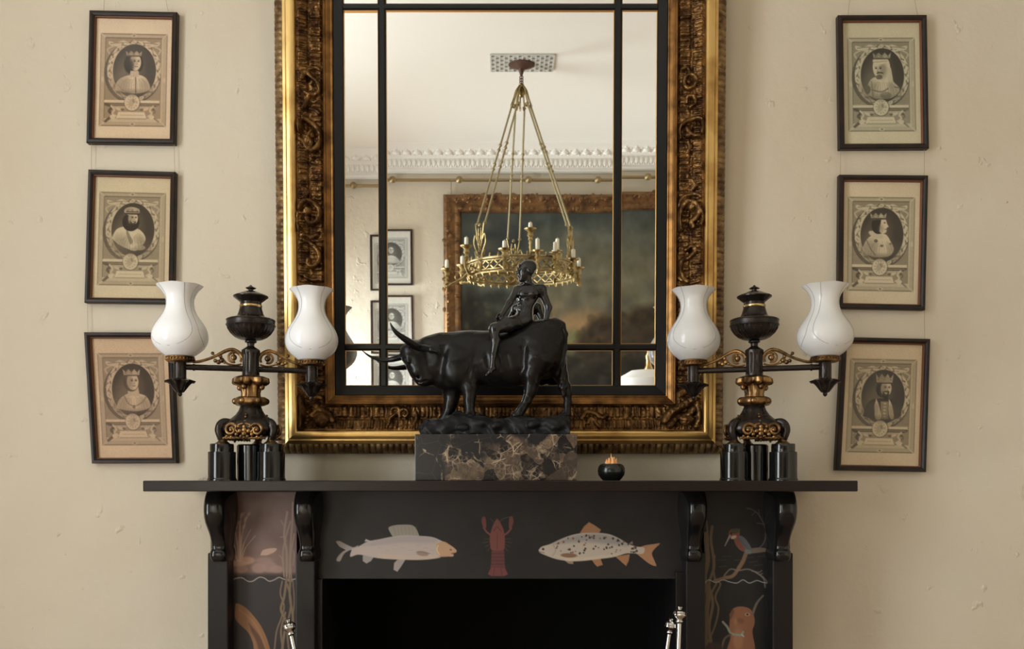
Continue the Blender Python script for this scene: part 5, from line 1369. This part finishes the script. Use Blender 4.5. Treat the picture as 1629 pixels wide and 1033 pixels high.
# ------------------------------------------------------------------ fire irons
def iron(kind, knob, low, y_top, y_bot, label, zend=.035, sc=1.0):
    a = P(*knob, y_top); b_ = P(*low, y_top)
    dx = (b_.x - a.x) / (b_.z - a.z)
    end = Vector((a.x + dx * (zend - a.z), y_bot, zend))
    root = empty('fire_iron', end, label, 'fire iron', 'polished fire irons on the hearth')
    ax = (a - end).normalized(); R_ = ax.to_track_quat('Z', 'Y').to_matrix(); L_ = (a - end).length
    k = K(y_top) * sc
    m = MB(); m.lathe([(3.6 * k, 0.0), (3.6 * k, L_ - 26 * k)], (0, 0, 0), 14, axis=R_); m.build('shaft', 'steel', root)
    m = MB(); h = L_ - 28 * k
    pr = [(3.6, 0), (4.6, 2), (6, 3), (6, 5), (4.6, 6), (5, 8), (8.6, 11), (9.6, 13.2), (9.8, 14.4), (9.2, 15.6), (9.8, 16.6), (9.2, 18.6), (7, 21.4), (4.4, 23), (3.2, 23.8), (4.4, 25), (4.6, 26.6), (3, 28.4), (0, 29)]
    m.lathe([(r_ * k, h + q_ * k) for r_, q_ in pr], (0, 0, 0), 28, axis=R_, mod=lambda i, a_, r_, h_: (r_ * (1 + (.04 * math.cos(14 * a_) if 6 <= i <= 12 else 0)), h_)); m.build('knob_handle', 'steel', root)
    m = MB()
    if kind == 'shovel':
        m.lathe([(.012, .10), (.006, .16)], (0, 0, 0), 12, axis=R_); m.box((-.055, -.004, 0), (.055, .004, .13))
    elif kind == 'poker':
        m.lathe([(.002, -.03), (.009, .0), (.007, .05), (.0055, .06)], (0, 0, 0), 12, axis=R_)
    else:
        m.lathe([(.02, 0), (.02, .004), (.006, .02), (.0055, .06)], (0, 0, 0), 12, axis=R_)
    m.build('iron_tip', 'steel', root)
iron('poker', (458, 985), (470, 1033), -.37, -.50, 'single steel poker leaning against the left jamb of the fireplace', .07)
iron('tongs', (1068, 984), (1061, 1033), -.37, -.37, 'shorter knobbed steel iron, left one of the pair at the right jamb', .035, .92)
iron('shovel', (1081.5, 965), (1076.5, 1033), -.37, -.56, 'taller knobbed steel iron, right one of the pair at the right jamb', .035)

# ------------------------------------------------------------------ the room seen in the mirror
zc0 = VR(770, 277, y=YF).z
# cornice along the far wall with leaf relief
m = MB(); prof = [(.012, zc0), (.03, zc0 + .012), (.03, zc0 + .03), (.05, zc0 + .04), (.06, zc0 + .115), (.085, zc0 + .125), (.14, zc0 + .175), (.165, zc0 + .19), (.185, ZC)]
m.grid([[(x, YF + d, z) for d, z in prof] for x in (XL, XR)])
m.f = [f[::-1] for f in m.f]
# egg-and-leaf rows, modelled in one piece with the cornice
n_ = 150
for i in range(134):
    x = XL + .05 + i * .042
    m.ball((x, YF + .058, zc0 + .078), .017, 8, 6, (1, .8, 1.9)); m.ball((x + .021, YF + .055, zc0 + .06), .008, 6, 4, (1, 1, 3))
for i in range(62):
    x = XL + .08 + i * .09
    m.ball((x, YF + .115, zc0 + .15), .026, 8, 6, (1.3, .7, .9)); m.ball((x + .045, YF + .120, zc0 + .165), .015, 8, 6, (1.2, .8, 1)); m.tube([(x - .03, YF + .10, zc0 + .13), (x, YF + .135, zc0 + .172), (x + .03, YF + .10, zc0 + .13)], .007, 6)
struct(m.build('trim_1', 'cornice', smooth=40))
# picture rail pole with bosses
pz = VR(800, 287, y=YF + .05).z
pole = empty('picture_rail', (0, YF + .05, pz), 'brass picture rail with round bosses below the cornice, seen in the mirror', 'rail')
m = MB().tube([(-2.6, 0, 0), (2.9, 0, 0)], .013, 12)
M['rail'] = mat('old_brass_rail', (.30, .22, .11), .4, .8)
m.build('rail_pole', 'rail', pole)
for px in (560, 625, 731, 841, 951, 1034):
    x = VR(px, 287, y=YF + .05).x; m = MB()
    m.lathe([(0, .0), (.022, .0), (.03, .008), (.03, .016), (.02, .024), (.012, .032), (0, .036)], (x, .006, 0), 24, axis=Matrix.Rotation(-math.pi / 2, 3, 'X')); m.tube([(x, -.045, 0), (x, .0, 0)], .009, 8)
    m.build('rail_boss', 'rail', pole)
# landscape in a gilt frame
fx0, fx1 = VR(705, 400, y=YF + .10).x, VR(1098, 400, y=YF + .10).x
fz1, fz0 = VR(720, 308, y=YF + .10).z, VR(900, 700, y=YF + .10).z
pc = ((fx0 + fx1) / 2, YF, (fz0 + fz1) / 2)
pt_ = empty('landscape_painting', pc, 'large dark landscape painting in gilt frame on the far wall, seen in the mirror', 'painting')
fw = .152
def rect_sweep(prof):
    m = MB(); lp = []
    for a, d in prof:
        lp.append([Vector((x - pc[0], d, z - pc[2])) for x, z in ((fx0 + a, fz0 + a), (fx1 - a, fz0 + a), (fx1 - a, fz1 - a), (fx0 + a, fz1 - a))])
    for i in range(len(lp) - 1):
        for k in range(4):
            m.add([lp[i][k], lp[i][(k + 1) % 4], lp[i + 1][(k + 1) % 4], lp[i + 1][k]], [(3, 2, 1, 0)])
    return m
M['pic_gold'] = mat('old_picture_gilding', (.22, .115, .045), .45, .7, vary=((.085, .042, .02), 16, .4, .66))
m = rect_sweep([(0, .01), (0, .06), (.012, .085), (.03, .095), (.055, .085), (.075, .07), (.10, .062), (.125, .068), (.14, .062), (fw, .045), (fw, .03)])
m.build('picture_frame', 'pic_gold', pt_, smooth=30)
m = MB(); r = random.Random(9)
for i in range(260):                                        # carved leafage and beading on the frame
    t = r.random(); a = r.choice((.012, .035, .045, .06, .118)); d = {.012: .082, .035: .093, .045: .09, .06: .082, .118: .068}[a]
    if i % 3:
        x, z = fx0 + .1 + t * (fx1 - fx0 - .2), fz1 - a
    else:
        x, z = fx0 + a, fz0 + .1 + t * (fz1 - fz0 - .2)
    g = r.uniform(.007, .016); m.ball((x - pc[0], d, z - pc[2]), g, 7, 5, (r.uniform(.8, 2), .7, r.uniform(.8, 1.6)))
for i in range(140):
    z = fz0 + .02 + (fz1 - fz0 - .04) * i / 139; m.ball((fx0 + .014 - pc[0], .08, z - pc[2]), .008, 6, 4)
m.build('frame_leafage', 'pic_gold', pt_)
c = Canvas(728, 328, 1098, 640, 1.5, (64, 68, 60))
c.poly([(720, 320), (1110, 320), (1110, 420), (720, 380)], (52, 58, 54), soft=60); c.poly([(860, 380), (1110, 360), (1110, 500), (860, 500)], (92, 88, 70), soft=70)
c.poly([(870, 470), (980, 470), (990, 512), (870, 515)], (128, 104, 74), soft=34); c.poly(smooth_path([(868, 512), (900, 500), (940, 505), (960, 520), (930, 536), (870, 540)], 4), (100, 98, 66), soft=12)
c.poly(smooth_path([(930, 520), (955, 490), (985, 478), (1015, 480), (1050, 470), (1110, 475), (1110, 560), (930, 556)], 5), (54, 44, 34), soft=14)
c.poly(smooth_path([(725, 470), (740, 440), (762, 452), (785, 435), (812, 450), (840, 440), (862, 455), (878, 480), (868, 500), (880, 520), (870, 650), (725, 650)], 5), (32, 32, 28), soft=14)
c.poly([(860, 540), (1110, 540), (1110, 650), (720, 650), (720, 600)], (34, 32, 28), soft=24)
c.poly(smooth_path([(760, 352), (800, 340), (850, 350), (845, 390), (800, 410), (755, 400)], 5), (42, 44, 44), soft=34, op=.8)
c.poly(smooth_path([(900, 350), (960, 345), (1010, 360), (960, 380), (905, 376)], 5), (84, 84, 74), soft=24, op=.7)
r = random.Random(2)
for i in range(90):
    x, y = r.uniform(735, 875), r.uniform(440, 600); c.ell(x, y, r.uniform(2, 7), r.uniform(2, 5), r.choice(((44, 46, 34), (58, 56, 38), (24, 24, 22), (82, 76, 50))), r.uniform(0, 180), op=.45, soft=4)
for x, y in ((770, 520), (776, 512), (790, 518), (784, 530), (764, 530)):
    c.ell(x, y, 3.5, 8, (104, 96, 64), 15, op=.6, soft=4)
for i in range(120):
    x, y = r.uniform(870, 1095), r.uniform(505, 620); c.ell(x, y, r.uniform(3, 12), r.uniform(1, 4), r.choice(((70, 62, 44), (40, 38, 30), (88, 80, 56), (28, 26, 24))), 0, op=.3, soft=4)
r = random.Random(21)
for i in range(70):
    x, y = r.uniform(735, 1095), r.uniform(335, 480); c.ell(x, y, r.uniform(10, 34), r.uniform(4, 11), r.choice(((58, 64, 62), (82, 82, 72), (46, 50, 50), (98, 92, 76))), r.uniform(-20, 12), op=.28, soft=10)
for i in range(60):
    x = r.uniform(935, 1095); y = r.uniform(482, 545); c.ell(x, y, r.uniform(3, 9), r.uniform(3, 7), r.choice(((44, 42, 30), (66, 58, 40), (34, 30, 24))), 0, op=.5, soft=4)
c.line(smooth_path([(850, 470), (862, 492), (858, 520), (866, 560)], 5), 4, (48, 40, 30), soft=3); c.ell(868, 478, 16, 10, (36, 36, 28), soft=8); c.ell(858, 500, 20, 9, (40, 38, 28), soft=8)
c.noise(.03, 16, 6)
c.img = np.clip(c.img * 1.1, 0, 1)
def fn(x, y):
    u = (x - 728) / 370; v = (y - 328) / 312
    return np.stack([fx0 + fw - .004 + u * (fx1 - fx0 - 2 * fw + .008) - pc[0], np.full(len(x), .036), fz1 - fw + .004 - v * (fz1 - fz0 - 2 * fw + .008) - pc[2]], 1)
o = c.mesh('canvas', 'oil', pt_, fn)
xw = VR(718, 300, y=YF + .05).x
for x in (xw, fx1 - .2):
    MB().tube([(x - pc[0], .05, pz - pc[2] - .016), (x - pc[0], .06, fz1 - pc[2] - .02)], .003, 6).build('hanging_chain', 'rail', pt_)
# three engravings on the far wall
ey = YF + .022
xa, xb = VR(586, 400, y=ey).x, VR(656, 400, y=ey).x
for i, (t, b) in enumerate(((365, 454), (470, 559), (562.5, 652))):
    zt1, zb1 = VR(640, t, y=ey).z, VR(640, b, y=ey).z
    framed_print([(xa, ey, zt1), (xb, ey, zt1), (xb, ey, zb1), (xa, ey, zb1)], YF, 6, ['pale engraving at the top of the column reflected beside the gilt frame', 'second pale engraving of the reflected column, beside the upright horn',
                 'lowest pale engraving of the reflected column, behind the horns'][i], 'engravings reflected in the mirror', step=9, fwid=7, facing=-1)
M['rod'] = mat('dull_brass_rod', (.33, .27, .15), .42, .8); M['hook'] = mat('brown_metal_hook', (.10, .05, .035), .5, .3)
# ceiling plate and chandelier
g0, g1 = VR(828, 87, z=ZC - .004), VR(828, 113, z=ZC - .004); gx0, gx1 = VR(781, 100, z=ZC).x, VR(880, 100, z=ZC).x
gc = ((gx0 + gx1) / 2, (g0.y + g1.y) / 2)
gr = empty('ceiling_grille', (gc[0], gc[1], ZC - .012), 'pierced oblong plate on the ceiling above the chandelier, seen in the mirror', 'grille')
m = MB(); hx, hy = (gx1 - gx0) / 2, abs(g0.y - g1.y) / 2
nx_, ny_ = 14, 8
for i in range(nx_ + 1):
    x = -hx + 2 * hx * i / nx_; m.box((x - .005, -hy, 0), (x + .005, hy, .01))
for j in range(ny_ + 1):
    y = -hy + 2 * hy * j / ny_; m.box((-hx, y - .004, .001), (hx, y + .004, .011))
for i in range(nx_):
    for j in range(ny_):
        if (i + j) % 2 == 0:
            x = -hx + 2 * hx * (i + .5) / nx_; y = -hy + 2 * hy * (j + .5) / ny_; m.box((x - .012, y - .009, .002), (x + .012, y + .009, .010))
M['grille'] = mat('painted_grille', rgb(205, 203, 196), .7); M['grille_dark'] = mat('grille_void', rgb(120, 118, 112), .8)
m.build('lattice', 'grille', gr, smooth=0)
MB().box((-hx, -hy, .0112), (hx, hy, .012)).build('back_plate', 'grille_dark', gr, smooth=0)
CY = VR(828, 100, z=ZC).y; CX = VR(829, 432, y=CY).x
cz = VR(829, 432, y=CY).z; RR = .355
ch = empty('chandelier', (CX, CY, cz), 'gilt brass ring chandelier with candle branches hung by rods, seen in the mirror', 'chandelier')
zrel = lambda py, dy=0: VR(829, py, y=CY + dy).z - cz
m = MB(); ztop = ZC - .013 - cz
m.lathe([(.085, ztop), (.084, ztop - .006), (.05, ztop - .018), (.02, ztop - .03), (.012, ztop - .06), (.006, ztop - .075)], (0, 0, 0), 32)
zk = zrel(140)
nl = 7; zl0, zl1 = ztop - .07, zk + .02
for i in range(nl):
    z0 = zl0 + (zl1 - zl0) * i / nl; z1 = zl0 + (zl1 - zl0) * (i + 1) / nl; zc_ = (z0 + z1) / 2; hl = abs(z1 - z0) / 2 + .006
    ring = [(math.cos(t) * .011 * (i % 2), math.cos(t) * .011 * ((i + 1) % 2), zc_ + math.sin(t) * hl) for t in [2 * math.pi * j / 14 for j in range(14)]]
    m.tube(ring, .0035, 6, closed=True)
m.build('ceiling_hook', 'hook', ch)
pal_a = [math.radians(22), math.radians(142), math.radians(262)]
m = MB()                                                    # crown with leaf scrolls where the rods meet
m.lathe([(.006, zk + .03), (.018, zk + .02), (.012, zk), (.03, zk - .03), (.02, zk - .05), (.012, zk - .06)], (0, 0, 0), 20)
for a in [x + d for x in pal_a for d in (-.5, 0, .5)]:
    m.tube(smooth_path([(math.cos(a) * r_, math.sin(a) * r_, zk + z) for r_, z in ((.01, .015), (.035, -.02), (.05, -.07), (.065, -.115), (.05, -.13), (.04, -.11))], 5), .0055, 7)
m.build('rod_crown', 'chand', ch)
zp = zrel(366)
zr0, zr1 = zk - .115, zp
for a in pal_a:
    for d in (-1, 1):
        m = MB(); p0 = Vector((math.cos(a + d * .5) * .062, math.sin(a + d * .5) * .062, zr0)); t_ = Vector((-math.sin(a), math.cos(a), 0)) * d * .042
        p1 = Vector((math.cos(a) * RR * .93, math.sin(a) * RR * .93, zr1)) + t_
        m.tube([p0, p1], .0062, 8)
        for f_ in (.0, .34, .38, .5, .54, 1):
            m.ball(p0.lerp(p1, f_), .0115, 8, 6)
        m.build('suspension_rod', 'rod', ch)
    m = MB(); C0 = Vector((math.cos(a) * RR * .96, math.sin(a) * RR * .96, 0)); T_ = Vector((-math.sin(a), math.cos(a), 0))
    zb = .04
    pp = lambda s_, z: C0 + T_ * s_ + Vector((0, 0, z))
    for d in (-1, 1):
        for pts in ([(0, zb), (.03, zb + .05), (.062, zb + .11), (.05, zb + .16), (.03, zb + .13)], [(0, zb + .06), (.02, zb + .11), (.045, zp)], [(0, zb + .1), (.015, zb + .15), (.012, zb + .2)], [(0, zb + .02), (.04, zb + .03), (.05, zb + .06)]):
            m.tube(smooth_path([pp(d * s_, z) for s_, z in pts], 4), .0048, 6)
    for z in (.06, .1, .14, .2, zp - .01):
        m.ball(pp(0, z), .011, 8, 6)
    m.build('palmette', 'chand', ch)
m = MB(); hb = .044; ns = 36                                # pierced ring
for z, r_ in ((hb, .008), (-hb, .008), (hb * .62, .004), (-hb * .62, .004)):
    m.tube([(math.cos(t) * RR, math.sin(t) * RR, z) for t in [2 * math.pi * j / 96 for j in range(96)]], r_, 7, closed=True)
for i in range(ns):
    a0_, a1_ = 2 * math.pi * i / ns, 2 * math.pi * (i + 1) / ns; am = (a0_ + a1_) / 2
    for za, zb_ in ((-hb * .62, hb * .62), (hb * .62, -hb * .62)):
        m.tube([(math.cos(a0_) * RR, math.sin(a0_) * RR, za), (math.cos(a1_) * RR, math.sin(a1_) * RR, zb_)], .0062, 6)
    m.ball((math.cos(am) * RR, math.sin(am) * RR, 0), .011, 8, 6)
    m.tube([(math.cos(am) * RR, math.sin(am) * RR, hb), (math.cos(am) * RR * 1.01, math.sin(am) * RR * 1.01, hb + .022)], [.010, .003], 6)
    m.ball((math.cos(am) * RR, math.sin(am) * RR, hb + .024), .006, 6, 4)
    m.tube([(math.cos(am) * RR, math.sin(am) * RR, -hb), (math.cos(am) * RR * .99, math.sin(am) * RR * .99, -hb - .024)], [.010, .002], 6)
m.build('pierced_ring', 'chand', ch)
for i in range(6):
    a = i * math.pi / 3 + .35; m = MB()
    m.lathe([(.0, .012), (.012, .012), (.02, .006), (.034, .008), (.038, 0), (.036, -.004)], (math.cos(a) * (RR + .004), math.sin(a) * (RR + .004), 0), 24, axis=Vector((math.cos(a), math.sin(a), 0)).to_track_quat('Z', 'Y').to_matrix())
    m.build('ring_medallion', 'chand', ch)
CAND = [(711, 414, 429, 0), (735.5, 408, 423, -.16), (742, 378, 392, .25), (762, 409, 420, -.30), (802.5, 383.5, 397, .42), (843.7, 354.5, 365, .34), (855, 380, 400, .42), (883, 385.5, 403, .33), (886.5, 380, 400, -.28), (912, 397, 413, .15), (920.6, 411.5, 427, -.10)]
order = sorted(range(len(CAND)), key=lambda i: CAND[i][0])
names = ['leftmost', 'second from the left', 'third from the left', 'fourth from the left', 'fifth from the left', 'topmost', 'seventh from the left', 'eighth from the left', 'ninth from the left', 'second from the right', 'rightmost']
for n_, i in enumerate(order):
    px, t, b, dy = CAND[i]; p = VR(px, b, y=CY + dy); top = VR(px, t, y=CY + dy)
    q_ = p - Vector((CX, CY, cz)); a = math.atan2(q_.y, q_.x); ro = math.hypot(q_.x, q_.y)
    m = MB(); A_ = lambda r_, z: (math.cos(a) * r_, math.sin(a) * r_, z)
    zc_ = q_.z - .065; rm = (RR + ro) / 2
    m.tube(smooth_path([A_(RR, -.01), A_(RR + (ro - RR) * .3, -.05), A_(rm + (ro - RR) * .25, min(-.05, zc_ - .03)), A_(ro + .012, zc_ - .05), A_(ro, zc_)], 6), .0085, 8)
    sp = spiral((rm, -.035), .035, .010, 60, 400, 18); m.tube([A_(x, z) for x, z in sp], .006, 6)
    for z in (zc_ - .02, zc_ - .045):
        m.ball(A_(ro, z), .012, 8, 6)
    br_ = m.build('candle_branch', 'chand', ch)
    m = MB(); m.lathe([(.006, -.075), (.016, -.065), (.011, -.05), (.02, -.04), (.016, -.02), (.022, -.010), (.036, -.004), (.04, .004), (.02, .002), (.015, .002)], (q_.x, q_.y, q_.z), 20); m.build('candle_cup', 'chand', br_)
    cd = MB(); h = top.z - p.z
    cd.lathe([(.0125, .003), (.0128, h * .5), (.012, h - .003), (.009, h), (0, h - .002)], (0, 0, 0), 16); cd.tube([(0, 0, h - .004), (.001, 0, h + .008)], .0012, 5)
    o = cd.build('candle', 'wax', None); o.location = p
    tag(o, 'cream candle on the reflected chandelier, %s' % names[n_], 'candle', 'candles on the chandelier')
# standing lamp with a wide white shade, low at the right of the reflection
yl = -3.25; p0 = VR(1038, 590, y=yl); zsh = VR(1038, 613, y=yl).z
fl_ = empty('floor_lamp', (p0.x, yl, 0), 'wide white lamp shade with brass rod, reflected low at right', 'lamp')
zt1 = p0.z; wd = abs(VR(986, 608, y=yl).x - p0.x)
m = MB(); m.lathe([(wd * 1.12, zt1 - .30), (wd * 1.05, zt1 - .10), (wd * .96, zt1 - .055), (wd * .72, zt1 - .03), (wd * .52, zt1 - .005), (wd * .30, zt1), (.01, zt1)], (0, 0, 0), 56, caps=False); m.build('lamp_shade', 'white', fl_)
m = MB(); m.lathe([(.0, zt1 + .16), (.012, zt1 + .15), (.012, zt1 + .11), (.022, zt1 + .085), (.016, zt1 + .06), (.018, zt1 + .03), (.028, zt1 + .006), (.028, zt1), (.012, zt1 - .02), (.012, .04), (.15, .03), (.16, 0), (0, 0)], (0, 0, 0), 24); m.build('lamp_stem', 'brass', fl_)
